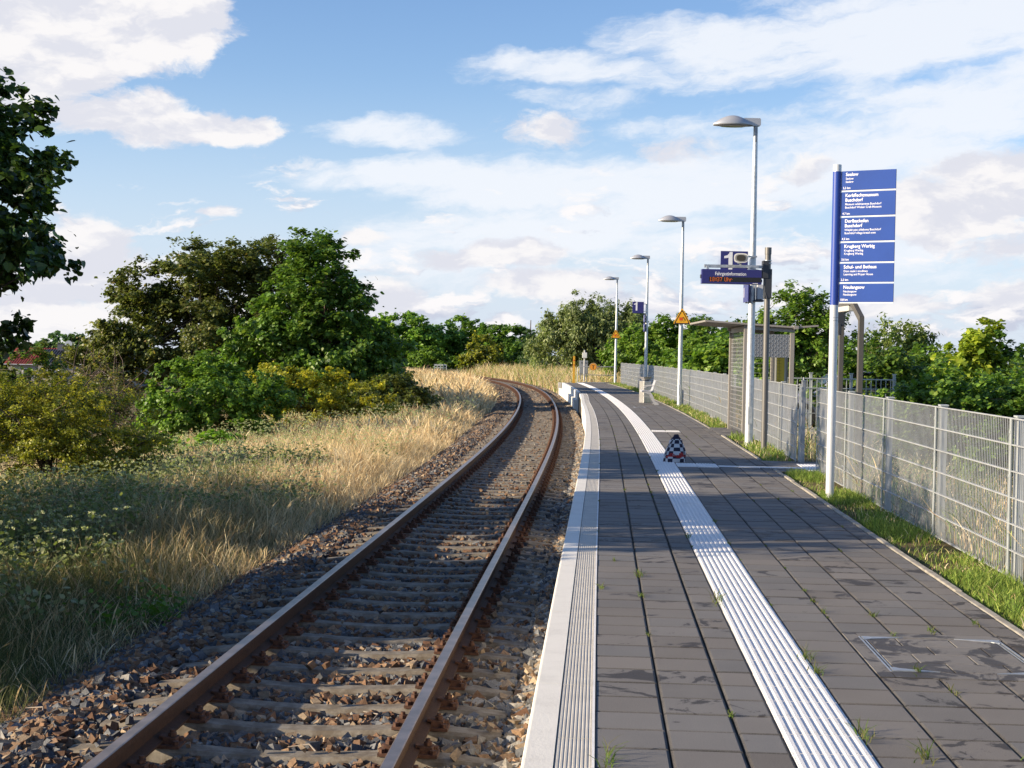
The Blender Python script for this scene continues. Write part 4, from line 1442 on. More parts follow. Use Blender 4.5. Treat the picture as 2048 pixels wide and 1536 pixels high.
def lamp_meshes():
    pole = MB().path([(0, 0, -.1), (0, 0, 1.9), (0, 0, 3.9), (0, 0, 5.55)], [.076, .069, .056, .043], 20).mesh('pole', M_GALV_POLE)
    sleeve = MB().path([(0, 0, 5.54), (0, 0, 5.86)], .040, 16).mesh('sleeve', M_STEEL_DULL)
    br = MB()
    br.prism([(-.22, 5.845), (.07, 5.845), (.085, 5.86), (.085, 5.965), (.07, 5.985), (-.22, 5.985), (-.30, 5.94), (-.30, 5.86)], -.055, .055, 'y')
    br = br.mesh('bracket', M_SILVER)
    rings = []
    for i in range(15):
        u = i / 14
        x = -.78 + .72 * u
        e = math.sin(math.pi * (.03 + .94 * u))
        w = .178 * e ** .55
        h = .175 * e ** 1.0 * (1 - .1 * u)
        ring = []
        for k in range(11):
            a = math.pi * k / 10
            ring.append((x, -w * math.cos(a), 5.865 + h * math.sin(a) ** .8 + .0))
        ring += [(x, w * .96, 5.845), (x, -w * .96, 5.845)]
        rings.append(ring)
    head = MB().loft(rings).mesh('lamp_head', M_SILVER)
    lens = MB()
    lr = []
    for i in range(11):
        u = i / 10
        a = math.pi * 2 * u
        lr.append(a)
    lens.add([(-.43 + .29 * math.cos(a), .135 * math.sin(a), 5.838) for a in lr[:-1]] + [(-.43 + .22 * math.cos(a), .09 * math.sin(a), 5.822) for a in lr[:-1]],
             [tuple(range(19, 9, -1))] + [(i, (i + 1) % 10, (i + 1) % 10 + 10, i + 10) for i in range(10)])
    lens = lens.mesh('lens', M_LENS)
    door = MB().box((-.0, -.0755, .55), (.075, .006, .32)).mesh('access_door', M_GALV_POLE)
    return [('pole', pole), ('sleeve', sleeve), ('bracket', br), ('lamp_head', head), ('lens', lens), ('access_door', door)]


LAMP = lamp_meshes()
for (x, y), lab in zip([(4.372, 27.1), (5.275, 46.4), (5.84, 64.6), (5.79, 82.8)],
                       ['large platform lamp rising beside the information display and the sign with the 1', 'platform lamp carrying the larger warning triangle, second from the camera',
                        'platform lamp behind the litter bin and bench, third from the camera', 'farthest platform lamp, by the end barrier, with the small warning triangle']):
    o = thing('platform_lamp', lab, 'lamp', (x, y, 0), math.radians(2), 'galvanised platform lamps')
    for n_, me in LAMP:
        link(n_, me, o)

# ------------------------------------------------------------------ signs
M_NAVY = mat('sign_navy', (.022, .021, .15), .35, coat=.2)
M_BLUE = mat('sign_blue', (.022, .055, .34), .40, coat=.1)
M_LETTER = mat('letter_white', (.82, .82, .84), .5)
M_BACK = mat('sign_back_grey', (.42, .43, .45), .5, .4)


def number_sign(x, y, z, label, w=.5):
    o = thing('platform_number_sign', label, 'sign', (x, y, z), R(1), 'square blue signs with a white 1')
    MB().box((0, 0, 0), (w, .012, w)).build('plate', M_NAVY, o, bevel=.003)
    MB().prism([(-.033, -.135), (-.033, .235), (-.085, .235), (-.10, .20), (-.13, .172), (-.185, .158), (-.185, .118), (-.105, .128), (-.105, -.135)], -.0085, -.0055).build('lettering', M_LETTER, o)
    b = MB()
    for dz in (-.16, .16):
        b.box((.30 * w / .5 + .02, .03, dz), (.20, .04, .03))
    b.build('clamp', M_STEEL, o)
    return o


number_sign(4.015, 26.98, 3.295, 'square blue platform sign with a white 1, above the information display')
number_sign(5.445, 64.5, 3.715, 'square blue platform sign with a white 1 on the lamp behind the bench')


def edge_plates(x, y, z, hgt, label, txt, ln=.5):
    o = thing('pole_sign', label, 'sign', (x, y, z), R(-90 + 1), 'blue sign plates clamped to lamp poles')
    MB().box((0, 0, 0), (ln, .02, hgt)).build('plate', M_NAVY, o, bevel=.003)
    l = lettering(o, [(txt, -ln * .42, -hgt * .22, hgt * .75, .004, .8)], M_LETTER)
    l.location.y = -.006
    MB().box((0, .05, hgt * .5 + .012), (.07, .12, .02)).box((0, .05, -hgt * .5 - .012), (.07, .12, .02)).build('clamp', M_DARK, o)
    return o


edge_plates(4.265, 27.1, 2.79, .33, 'blue pole sign with white lettering seen nearly edge-on, under the information display', '1')
edge_plates(5.735, 64.6, 3.24, .33, 'upper of two narrow blue sign plates on the lamp behind the bench', '1')
edge_plates(5.735, 64.6, 2.85, .35, 'lower of two narrow blue sign plates on the lamp behind the bench', '1')
o = thing('equipment_box', 'light grey equipment box clamped to the nearest lamp below the information display', 'box', (4.505, 27.05, 2.81))
MB().box((0, 0, 0), (.115, .20, .27)).build('casing', mat('box_grey', (.47, .48, .50), .5), o, bevel=.006)
MB().box((-.02, .0, -.16), (.16, .22, .035)).box((.066, 0, .02), (.02, .16, .2)).build('bracket', M_DARK, o)

# the mast with its arm, and the display hanging from the arm
M_BROWNG = mat('bronze_grey_paint', (.150, .145, .138), .45, .35)
o = thing('display_mast', 'brown-grey steel mast with a side arm carrying the information display', 'mast', (4.292, 25.0, 0))
MB().path([(0, 0, -.05), (0, 0, 3.40)], .050, 18).build('pole', M_BROWNG, o)
MB().path([(0, 0, 3.36), (0, 0, 3.475)], .056, 18).build('cap', M_BROWNG, o)
MB().box((-.045, 0, 3.10), (.10, .15, .30)).box((0, 0, 2.86), (.128, .128, .5)).build('clamp', M_DARK, o, bevel=.008)
MB().path([(0, 0, 3.245), (0, 0, 3.26)], .064, 18).path([(0, 0, 2.985), (0, 0, 3.0)], .064, 18).path([(0, 0, 3.20), (0, 0, 3.215)], .064, 18).build('band', M_STEEL, o)
MB().box((-.58, 0, 3.145), (1.0, .05, .05)).build('arm', M_STEEL, o, bevel=.004)
MB().path([(-.05, -.03, 3.0), (-.04, -.06, 2.7), (.0, -.07, 2.55)], .008, 6).path([(-.38, -.03, 3.12), (-.10, -.06, 3.08), (-.05, -.05, 2.95)], .006, 6).build('cable', M_DARK, o)

o = thing('information_display', 'dark blue passenger information display showing the time in orange digits', 'display', (3.67, 24.97, 2.965), R(1.5))
MB().box((0, 0, 0), (1.015, .13, .245)).build('housing', M_NAVY, o, bevel=.006)
MB().box((.055, -.0655, -.047), (.88, .004, .080)).build('screen', mat('display_black', (.012, .010, .008), .25), o)
l = lettering(o, [('Fahrgastinformation', -.285, .022, .082, .0008, .80)], M_LETTER)
l.location.y = -.060
M_LED = mat('led_orange', (.25, .06, .01), .5, emit=((1.0, .19, .03), .20))


def dots(txt, x0, z0, p):
    glyph = {'1': ['00100', '01100', '00100', '00100', '00100', '00100', '01110'], '8': ['01110', '10001', '10001', '01110', '10001', '10001', '01110'],
             ':': ['00000', '01100', '01100', '00000', '01100', '01100', '00000'], '3': ['11110', '00001', '00001', '01110', '00001', '00001', '11110'],
             '7': ['11111', '00001', '00010', '00010', '00100', '00100', '00100'], ' ': ['00000'] * 7, 'U': ['10001'] * 6 + ['01110'],
             'h': ['10000', '10000', '10110', '11001', '10001', '10001', '10001'], 'r': ['00000', '00000', '10110', '11001', '10000', '10000', '10000']}
    m = MB()
    for ch in txt:
        for r_, row in enumerate(glyph[ch]):
            for c_, v in enumerate(row):
                if v == '1':
                    m.box((x0 + c_ * p * .78, -.0685, z0 - r_ * p), (p * .74, .003, p * .96))
        x0 += p * .78 * (6 if ch not in ': ' else 4.2)
    return m


dots('18:37 Uhr', -.372, -.0165, .0100).build('led_digits', M_LED, o)
MB().box((-.515, 0, .0), (.018, .07, .06)).box((.515, 0, -.06), (.018, .07, .05)).build('end_cap', M_DARK, o, bevel=.004)
MB().box((-.40, 0, .15), (.04, .04, .06)).box((.30, 0, .15), (.04, .04, .06)).build('hanger', M_STEEL, o)
l2 = MB().box((.40, -.0665, -.108), (.085, .003, .010)).build('maker_plate', M_LETTER, o)

o = thing('loudspeaker', 'white horn loudspeaker with dark front on the arm before the sign with the 1', 'loudspeaker', (3.785, 24.72, 3.262), R(-6))
rings = []
for yy_, kx, kz in ((-.14, 1.0, 1.0), (-.10, .98, .98), (.04, .80, .82), (.13, .55, .6), (.16, .3, .35)):
    rings.append([(.118 * kx * math.copysign(abs(math.cos(a)) ** .6, math.cos(a)), yy_, .080 * kz * math.copysign(abs(math.sin(a)) ** .6, math.sin(a))) for a in [2 * math.pi * i / 20 for i in range(20)]])
MB().loft(rings).build('casing', mat('off_white_plastic', (.62, .61, .58), .45), o)
ring = [(.098 * math.copysign(abs(math.cos(a)) ** .7, math.cos(a)), .062 * math.copysign(abs(math.sin(a)) ** .7, math.sin(a))) for a in [2 * math.pi * i / 20 for i in range(20)]]
MB().prism(ring, -.146, -.139).build('grille', mat('speaker_grille_grey', (.20, .20, .195), .6), o)
MB().prism([(u * .72, v * .8) for u, v in ring], -.150, -.145).build('mouth', mat('speaker_dark', (.03, .025, .02), .6), o)
MB().box((.0, .0, -.10), (.03, .05, .05)).box((-.045, -.1, -.085), (.018, .02, .02)).box((-.02, -.1, -.088), (.018, .02, .02)).build('bracket', M_STEEL, o)


# ------------------------------------------------------------------ hiking signpost
o = thing('hiking_signpost', 'tall white and blue signpost with six blue destination panels beside the near fence', 'signpost', (3.735, 17.2, 0))
M_POSTW = mat('pale_post_paint', (.60, .62, .64), .4, .2, coat=.2)
MB().path([(0, 0, -.05), (0, 0, 2.235)], .0485, 24).build('pole', M_POSTW, o)
MB().path([(0, 0, 3.785), (0, 0, 3.865)], .0485, 24).build('cap', M_POSTW, o)
MB().path([(0, 0, 2.236), (0, 0, 3.784)], .0492, 24).build('blue_sleeve', mat('post_blue', (.014, .05, .30), .45, coat=.15), o)
MB().path([(0, 0, 2.05), (0, 0, 2.056)], .0490, 24).path([(0, 0, 2.085), (0, 0, 2.09)], .0490, 24).build('joint_ring', M_STEEL_DULL, o)
M_PANEL = mat('panel_blue', (.016, .060, .285), .6, spec=.25, var=.05, vscale=3)
PANELS = [(.222, ['Seelow'], ['Seelow', 'Seelow'], '5,3 km'),
          (.276, ['Korbflechtmuseum', 'Buschdorf'], ['Muzeum wikliniarstwa Buschdorf', 'Buschdorf Wicker Craft Museum'], '4,7 km'),
          (.272, ['Dorfbackofen', 'Buschdorf'], ['Wiejski piec chlebowy Buschdorf', 'Buschdorf village bread oven'], '4,5 km'),
          (.218, ['Krugberg Werbig'], ['Krugberg Werbig', 'Krugberg Werbig'], '3,6 km'),
          (.214, ['Schul- und Bethaus'], ['Dom nauki i modlitwy', 'Learning and Prayer House'], '2,2 km'),
          (.210, ['Neulangsow'], ['Neulangsow', 'Neulangsow'], '0,8 km')]
zt = 3.785
for h, ti, sm_, km in PANELS:
    p = link('panel', MB().box((.32, 0, -h / 2), (.64, .012, h)).mesh('panel', M_PANEL), o, (.045, -.028, zt))
    p.rotation_euler = (0, 0, R(-30))
    bv = p.modifiers.new('bevel', 'BEVEL')
    bv.width = .003
    two = len(ti) > 1
    L_ = []
    for i, s_ in enumerate(ti):
        L_.append((s_, .052, -(.056 + i * .054), .054, .0009, .93))
    z0 = .056 + (len(ti) - 1) * .054 + .042
    for i, s_ in enumerate(sm_):
        L_.append((s_, .052, -(z0 + i * .037), .034, .0003, .93))
    L_.append((km, .022, -(h - .016), .034, .0005, .95))
    lettering(p, L_, M_LETTER)
    MB().box((.32, 0, -h - .0085), (.64, .010, .013)).build('rim', M_POSTW, p)
    zt -= h + .0205

# ------------------------------------------------------------------ warning triangles
M_YEL = mat('warning_yellow', (.72, .36, .012), .45)
M_BLACK = mat('sign_black', (.018, .009, .008), .5)
M_RED = mat('sign_red', (.50, .03, .012), .5)


def rounded_tri(w, h, r, n=4):
    c = [(-w / 2 + r * 1.3, r), (w / 2 - r * 1.3, r), (0, h - r * 1.6)]
    ang = [(-210, -90), (-90, 30), (30, 150)]
    return [(cx + r * math.cos(R(a0 + (a1 - a0) * i / n)), cz + r * math.sin(R(a0 + (a1 - a0) * i / n))) for (cx, cz), (a0, a1) in zip(c, ang) for i in range(n + 1)]


def ring_mesh(outer, inner, y0, y1):
    m = MB()
    n = len(outer)
    vs = [(u, y0, v) for u, v in outer] + [(u, y0, v) for u, v in inner] + [(u, y1, v) for u, v in outer] + [(u, y1, v) for u, v in inner]
    f = []
    for i in range(n):
        j = (i + 1) % n
        f += [(i, j, j + n, i + n), (i + 2 * n, i + 3 * n, j + 3 * n, j + 2 * n), (i, i + 2 * n, j + 2 * n, j), (i + n, j + n, j + 3 * n, i + 3 * n)]
    return m.add(vs, f)


def triangle_sign(x, y, z, label):
    o = thing('warning_sign', label, 'warning sign', (x, y, z), R(-2), 'yellow warning triangles on the lamps')
    W, H = .545, .505
    MB().prism(rounded_tri(W, H, .035), -.004, .004).build('plate', M_YEL, o)
    a = [(u * .90, .035 + (v - .035) * .90 - .006) for u, v in rounded_tri(W, H, .030)]
    b = [(u * .74, .055 + (v - .035) * .73 + .004) for u, v in rounded_tri(W, H, .026)]
    ring_mesh(a, b, -.0062, -.0045).build('border', M_BLACK, o)
    m = MB()
    m.box((-.030, -.006, .150), (.105, .003, .075)).box((-.030, -.006, .213), (.11, .003, .012)).box((-.078, -.006, .197), (.012, .003, .03)).box((.018, -.006, .197), (.012, .003, .03))
    m.build('train_pictogram', M_RED, o)
    m = MB()
    m.box((-.055, -.0078, .128), (.018, .002, .012)).box((-.006, -.0078, .128), (.018, .002, .012)).build('train_lights', M_YEL, o)
    m = MB()
    for p0, p1, w_ in (((.040, .205), (.070, .165), .016), ((.070, .165), (.100, .150), .012), ((.1, .150), (.090, .118), .010), ((.068, .166), (.072, .130), .012), ((.050, .195), (.082, .196), .008),
                       ((.05, .100), (.115, .103), .008), ((.045, .085), (.055, .101), .008), ((-.07, .09), (.012, .09), .006)):
        m.beam((p0[0], -.0065, p0[1]), (p1[0], -.0065, p1[1]), .003, w_)
    m.prism([(.036 + .011 * math.cos(a), .218 + .011 * math.sin(a)) for a in [math.pi * i / 4 for i in range(8)]], -.008, -.005)
    m.build('person_pictogram', M_BLACK, o)
    MB().box((0, .05, .20), (.10, .09, .03)).build('clamp', M_STEEL, o)
    return o


triangle_sign(5.293, 46.31, 2.625, 'yellow warning triangle with a red train on the second lamp, left of the shelter roof')
triangle_sign(5.765, 82.71, 2.565, 'tiny yellow warning triangle on the farthest lamp in front of the willow')

# ------------------------------------------------------------------ end of the platform
M_TUBE = mat('barrier_tube', (.36, .37, .37), .5, .5)
o = thing('end_barrier', 'tubular steel barrier with three rails across the far end of the platform', 'barrier', (3.72, 84.0, 0))
MB().path([(0, 0, 0), (0, 0, .82), (.03, 0, .90), (.10, 0, .935), (2.15, 0, .945)], .024, 8).build('frame', M_TUBE, o)
MB().path([(0, 0, .46), (2.15, 0, .47)], .02, 8).path([(0, 0, .03), (2.15, 0, .04)], .024, 8).build('rail', M_TUBE, o)
MB().path([(2.12, 0, 0), (2.12, 0, .94)], .024, 8).build('post', M_TUBE, o)
o = thing('round_sign', 'round orange sign with a black T on the end barrier', 'sign', (4.60, 83.95, .93), R(-3))
disc = lambda r: [(r * math.cos(2 * math.pi * i / 28), r * math.sin(2 * math.pi * i / 28)) for i in range(28)]
MB().prism(disc(.225), -.004, .004).build('plate', mat('pale_orange', (.62, .42, .20), .5), o)
MB().prism(disc(.185), -.0065, -.0042).build('disc', mat('sign_orange', (.62, .25, .02), .5), o)
ring_mesh(disc(.198), disc(.183), -.0075, -.0043).build('ring', M_BLACK, o)
MB().prism([(-.085, .09), (-.085, .06), (-.02, .06), (-.02, -.125), (.02, -.125), (.02, .06), (.085, .06), (.085, .09)], -.0095, -.0065).build('lettering', M_BLACK, o)
o = thing('marker_post', 'yellow marker post standing left of the end barrier', 'post', (3.49, 83.5, 0))
MB().box((0, 0, .76), (.115, .05, 1.53)).build('post', mat('marker_yellow', (.62, .33, .02), .55), o, bevel=.006)
MB().box((0, 0, .05), (.16, .1, .1)).build('base', mat('marker_base', (.55, .31, .03), .6), o)
MB().box((0, -.027, 1.28), (.08, .005, .06)).box((0, -.027, 1.02), (.08, .005, .04)).build('reflector', M_RED, o)
o = thing('signal_cabinet', 'grey trackside cabinet standing behind the end barrier', 'cabinet', (4.27, 88.2, .0))
MB().box((0, 0, .86), (.50, .26, .80)).build('casing', mat('cabinet_grey', (.20, .22, .25), .55), o, bevel=.01)
MB().box((0, -.135, .86), (.44, .01, .74)).build('door', mat('cabinet_door', (.235, .255, .28), .5), o)
MB().box((-.13, -.143, 1.12), (.09, .01, .05)).box((.13, -.143, 1.12), (.09, .01, .05)).build('vent', M_DARK, o)
MB().box((-.18, 0, .1), (.05, .05, .76)).box((.18, 0, .1), (.05, .05, .76)).build('leg', M_TUBE, o)
o = thing('box_post', 'thin grey post with a small white box on top, in front of the trackside cabinet', 'post', (4.28, 87.6, 0))
MB().path([(0, 0, -.3), (0, 0, 1.88)], .055, 10).build('pole', mat('pale_grey_post', (.40, .40, .40), .5), o)
MB().box((0, -.03, 1.58), (.27, .16, .32)).build('casing', mat('white_box', (.66, .67, .66), .5), o, bevel=.01)

# ------------------------------------------------------------------ bench and bin
M_BENCH = mat('bench_silver', (.48, .48, .49), .42, .25)
o = thing('bench', 'silver metal bench with curved seat and armrests facing the track, beside the litter bin', 'bench', (4.27, 48.5, 0), R(-1.5))
prof = [(0, .435), (.01, .462), (.05, .475), (.18, .455), (.29, .445), (.345, .465), (.375, .52), (.41, .66), (.455, .80)]
inner = [(u + (-.0 if u > .3 else 0) + .022 * (1 if u > .33 else 0), v - (.024 if u < .34 else .004)) for u, v in prof]
MB().prism(prof + inner[::-1], 0, .9, 'y').build('seat', M_BENCH, o)
MB().box((.386, -.004, .595), (.10, .004, .008)).box((.395, .45, .597), (.012, .9, .006), rot=(0, .3, 0)).build('seam', M_STEEL_DULL, o)
for y_ in (.03, .87):
    m = MB()
    m.prism([(.02, .44), (.15, .425), (.30, .40), (.36, .33), (.40, .22), (.44, .12), (.55, .06), (.575, .0), (.42, .0), (.455, .06), (.40, .10), (.33, .24), (.27, .34), (.10, .395), (.01, .415)], y_ - .02, y_ + .02, 'y')
    m.build('leg', M_BENCH, o)
    MB().path([(.03, y_, .47), (.07, y_, .54), (.16, y_, .60), (.28, y_, .63), (.41, y_, .64)], .010, 8).build('armrest', M_BENCH, o)
MB().beam((.05, .45, .285), (.40, .45, .215), .5, .012).build('brace', M_BENCH, o)
o = thing('litter_bin', 'stainless litter bin with funnel-shaped top standing behind the bench', 'litter bin', (4.56, 50.45, 0), R(28))
M_INOX = mat('stainless', (.56, .535, .50), .35, .75, var=.08, vscale=8)
MB().box((0, 0, .375), (.30, .30, .75)).build('body', M_INOX, o, bevel=.012)
MB().box((0, 0, .765), (.17, .17, .04)).build('neck', M_DARK, o)
q0, q1 = .085, .168
rings = [[(q0, -q0, .775), (q0, q0, .775), (-q0, q0, .775), (-q0, -q0, .775)], [(q1, -q1, .89), (q1, q1, .89), (-q1, q1, .89), (-q1, -q1, .89)],
         [(q1 - .008, -q1 + .008, .89), (q1 - .008, q1 - .008, .89), (-q1 + .008, q1 - .008, .89), (-q1 + .008, -q1 + .008, .89)], [(q0 - .01, -q0 + .01, .79), (q0 - .01, q0 - .01, .79), (-q0 + .01, q0 - .01, .79), (-q0 + .01, -q0 + .01, .79)]]
MB().loft(rings, smooth=False).build('funnel', M_INOX, o)

# ------------------------------------------------------------------ chequered bag
M_BNAVY = mat('bag_navy', (.012, .013, .035), .8)
M_BWHITE = mat('bag_white', (.52, .54, .57), .8)
M_BRED = mat('bag_red', (.30, .018, .018), .8)
o = thing('drawstring_bag', 'black and white chequered drawstring bag standing on the paving by the white strip', 'bag', (2.49, 22.4, 0), R(8))
m = MB()
NA, NH = 48, 30
zs = [i / NH for i in range(NH + 1)]
V, F, MI = [], [], []
rb = random.Random(3)
for zf in zs:
    k = (1 - .10 * zf) * (1.0 if zf < .40 else max(.13, 1 - ((zf - .40) / .60) ** 1.45 * .90))
    if zf > .95:
        k *= 1.35
    bulge = 1 + .05 * math.sin(zf * 9)
    for a in range(NA):
        th = 2 * math.pi * a / NA
        wr = 1 + .05 * math.sin(5 * th + zf * 6) + .03 * math.sin(11 * th - zf * 4) + (.14 * math.sin(9 * th) if zf > .72 else 0)
        sx, sy = .158 * k * wr * bulge, .105 * k * wr * bulge
        foot = 1.0 + .02 * (1 - min(1, zf / .12))
        V.append((sx * foot * math.copysign(abs(math.cos(th)) ** .75, math.cos(th)) + .025 * zf, sy * foot * math.copysign(abs(math.sin(th)) ** .75, math.sin(th)), .42 * zf))
for i in range(NH):
    for a in range(NA):
        b2 = (a + 1) % NA
        F.append((i * NA + a, i * NA + b2, (i + 1) * NA + b2, (i + 1) * NA + a))
        row, colm = i // 4, (a + 2) // 4
        front = 28 <= a <= 47
        if i > 24:
            mi = 0
        else:
            mi = (row + colm) % 2
        dx_ = (a - 37) / 10.0
        if front and abs(dx_) < .95 and 5.2 - .8 * math.cos(dx_ * 7) < i < 9.4 + 1.6 * math.sin(dx_ * 9) - abs(dx_) * 2 and (mi == 0 or abs(dx_) < .75):
            mi = 2
        MI.append(mi)
m.add(V, F)
m.m = MI
m.s = [True] * len(F)
m.add([V[a] for a in range(NA)], [tuple(range(NA))])
m.build('sack', [M_BNAVY, M_BWHITE, M_BRED], o)
mm = MB()
pts = [(-.055, .148), (-.045, .128), (-.035, .150), (-.025, .130), (-.012, .150), (-.004, .128), (.006, .146), (.018, .150), (.024, .128), (.036, .150), (.05, .132)]
mm.path([(u, -.112 + .25 * abs(u), v - .03) for u, v in pts], .0035, 5)
mm.build('lettering', M_BWHITE, o)
mm = MB()
mm.path([(.025, -.02, .40), (.10, -.09, .28), (.15, -.06, .10), (.165, -.02, .02)], .004, 6)
mm.path([(.02, -.02, .40), (-.10, -.08, .27), (-.155, -.07, .10), (-.165, -.02, .02)], .004, 6)
mm.build('cord', M_BNAVY, o)

# ------------------------------------------------------------------ waiting shelter
M_SHEL = mat('shelter_frame_paint', (.31, .285, .255), .5, .25)
M_ROOF = mat('shelter_roof_under', (.19, .165, .15), .6)
o = thing('waiting_shelter', 'small open waiting shelter with flat tilted roof and patterned panel', 'shelter', (4.80, 30.4, 0), R(-1))
for x_, y_, zt_ in ((.0, 0, 2.215), (.05, 2.66, 2.215), (.95, 0, 2.13), (.98, 2.66, 2.13)):
    MB().box((x_, y_, zt_ / 2), (.088, .088, zt_)).build('post', M_SHEL, o, bevel=.005)
# roof: long slope down to the right, short flap rising again
m = MB()
m.prism([(-.86, 2.325), (.96, 2.225), (.96, 2.265), (-.86, 2.365)], -.12, 2.95, 'y')
m.build('roof', M_SHEL, o, bevel=.006)
MB().prism([(-.82, 2.318), (.96, 2.218), (.96, 2.2235), (-.82, 2.3235)], -.09, 2.92, 'y').build('soffit', M_ROOF, o)
MB().prism([(1.06, 2.228), (1.47, 2.268), (1.47, 2.305), (1.06, 2.268)], -.10, 2.93, 'y').build('flap', M_SHEL, o, bevel=.005)
MB().box((1.01, 1.41, 2.243), (.10, 3.08, .075)).build('gutter', M_SHEL, o, bevel=.005)
for y_ in (0.0, 2.66):
    MB().beam((-.04, y_, 2.245), (1.0, y_, 2.185), .06, .09).build('beam', M_SHEL, o)
MB().beam((.0, 0, 2.20), (.05, 2.66, 2.20), .06, .10).build('beam', M_SHEL, o)
# diamond-plate patterned panel across the near side
m = MB()
m.box((.51, 0, 1.86), (.79, .012, .475))
m.build('patterned_panel', mat('panel_grey', (.22, .225, .235), .45, .45), o)
m = MB()
k = 0
for i in range(14):
    for j in range(10):
        x_, z_ = .14 + i * .0575, 1.645 + j * .048
        if x_ < .895 and z_ < 2.085:
            m.box((x_, -.008, z_), (.052, .006, .014), rot=(0, .78 if (i + j) % 2 else -.78, 0))
m.build('pattern_bars', mat('panel_bright', (.40, .41, .42), .35, .5), o)
# wire mesh on the track side, perforated sheet low down
m = MB()
for kz in range(14):
    m.beam((.005, .05, .98 + kz * .085), (.045, 2.6, .98 + kz * .085), .006, .006)
for ky in range(26):
    m.box((.006 + ky * .0016, .06 + ky * .1, 1.55), (.005, .005, 1.2))
m.build('wire_panel', M_WIRE, o)
m = MB()
for kz in range(9):
    m.beam((.005, .05, .10 + kz * .10), (.045, 2.6, .10 + kz * .10), .006, .020)
for ky in range(27):
    m.box((.006 + ky * .0016, .05 + ky * .097, .52), (.0055, .022, .94))
m.build('perforated_panel', mat('perforated_sheet', (.20, .20, .20), .5, .3), o)
m = MB()
for kz in range(14):
    m.box((.50, 2.66, .5 + kz * .11), (.9, .006, .006))
m.build('back_grid', M_WIRE, o)
o = thing('timetable_board', 'glazed timetable board with a yellow sheet standing behind the shelter', 'notice board', (6.06, 33.4, -.15), R(-4))
MB().box((-.15, 0, .95), (.04, .05, 1.9)).build('post', M_SHEL, o)
MB().box((.15, 0, .95), (.04, .05, 1.9)).build('post', M_SHEL, o)
MB().box((0, -.005, 1.32), (.26, .04, 1.15)).build('case', mat('case_cream', (.50, .50, .44), .4), o, bevel=.006)
MB().box((.01, -.03, 1.50), (.17, .005, .62)).build('timetable', mat('timetable_yellow', (.66, .50, .05), .5), o)
m = MB()
m.box((-.02, -.034, 1.50), (.006, .003, .54))
for i in range(7):
    m.box((-.02 + .0, -.034, 1.26 + i * .075), (.10, .003, .006))
m.build('timetable_rows', mat('print_grey', (.28, .22, .06), .6), o)

# ------------------------------------------------------------------ brown steel frame behind the near fence
M_FRAME = mat('dark_bronze_paint', (.125, .115, .10), .45, .35)
o = thing('steel_frame', 'brown-grey steel frame with bent corner standing behind the near fence and the signpost', 'frame', (4.36, 18.5, 0))
m = MB()
m.box((0, 0, .97), (.066, .07, 2.35)).build('post', M_FRAME, o, bevel=.006)
MB().beam((0, .0, 2.12), (-.045, .28, 2.33), .066, .07).build('corner', M_FRAME, o, bevel=.005)
MB().beam((-.045, .27, 2.33), (.09, 1.86, 2.32), .066, .06).build('beam', M_FRAME, o, bevel=.005)
MB().box((.20, 2.0, 1.1), (.066, .07, 2.5)).build('post', M_FRAME, o, bevel=.006)
MB().box((-.005, .95, 2.265), (.09, .9, .07)).build('casing', mat('lamp_case_light', (.50, .49, .46), .45), o, bevel=.008)
MB().box((.12, 1.78, 2.16), (.12, .16, .20)).box((.11, 1.72, 2.02), (.05, .05, .16)).build('lamp', M_DARK, o, bevel=.01)
MB().path([(.04, 1.55, 2.24), (.03, 1.5, 2.15), (.05, 1.6, 2.12)], .010, 6).build('bracket', M_STEEL, o)

# ------------------------------------------------------------------ yard behind the gateway
M_CONC = mat('grey_concrete', (.44, .43, .40), .85, var=.15, vscale=3, build=conc_colour, bump=.2, bscale=40)
yard = MB().box((9.6, 40.5, -.24), (7.6, 13.0, .3)).build('yard_paving', M_CONC)
tag(yard, kind='structure')
o = thing('retaining_wall', 'low ribbed concrete wall under the railing seen through the gateway', 'wall', (5.82, 33.9, 0))
MB().box((1.5, 0, -.40), (3.0, .16, .68)).build('wall', M_CONC, o)
m = MB()
for i in range(15):
    m.box((.1 + i * .2, -.085, -.42), (.10, .03, .6))
m.build('rib', M_CONC, o)
o = thing('access_railing', 'steel bar railing on the low concrete wall seen through the gateway', 'railing', (5.82, 33.9, -.06))
m = MB()
m.box((1.5, 0, 1.22), (3.0, .04, .025)).box((1.5, 0, 1.0), (3.0, .03, .02)).box((1.5, 0, .08), (3.0, .03, .02)).box((1.5, 0, .42), (3.0, .02, .014)).build('rail', M_POST, o)
m = MB()
for i in range(27):
    m.box((.06 + i * .113, 0, .65), (.014, .014, 1.14))
m.build('bars', M_POST, o)
for x_ in (.03, 1.05, 1.98, 2.97):
    MB().box((x_, .03, .66), (.06, .05, 1.36)).box((x_, .03, 1.345), (.09, .08, .02)).build('post', M_POST, o)

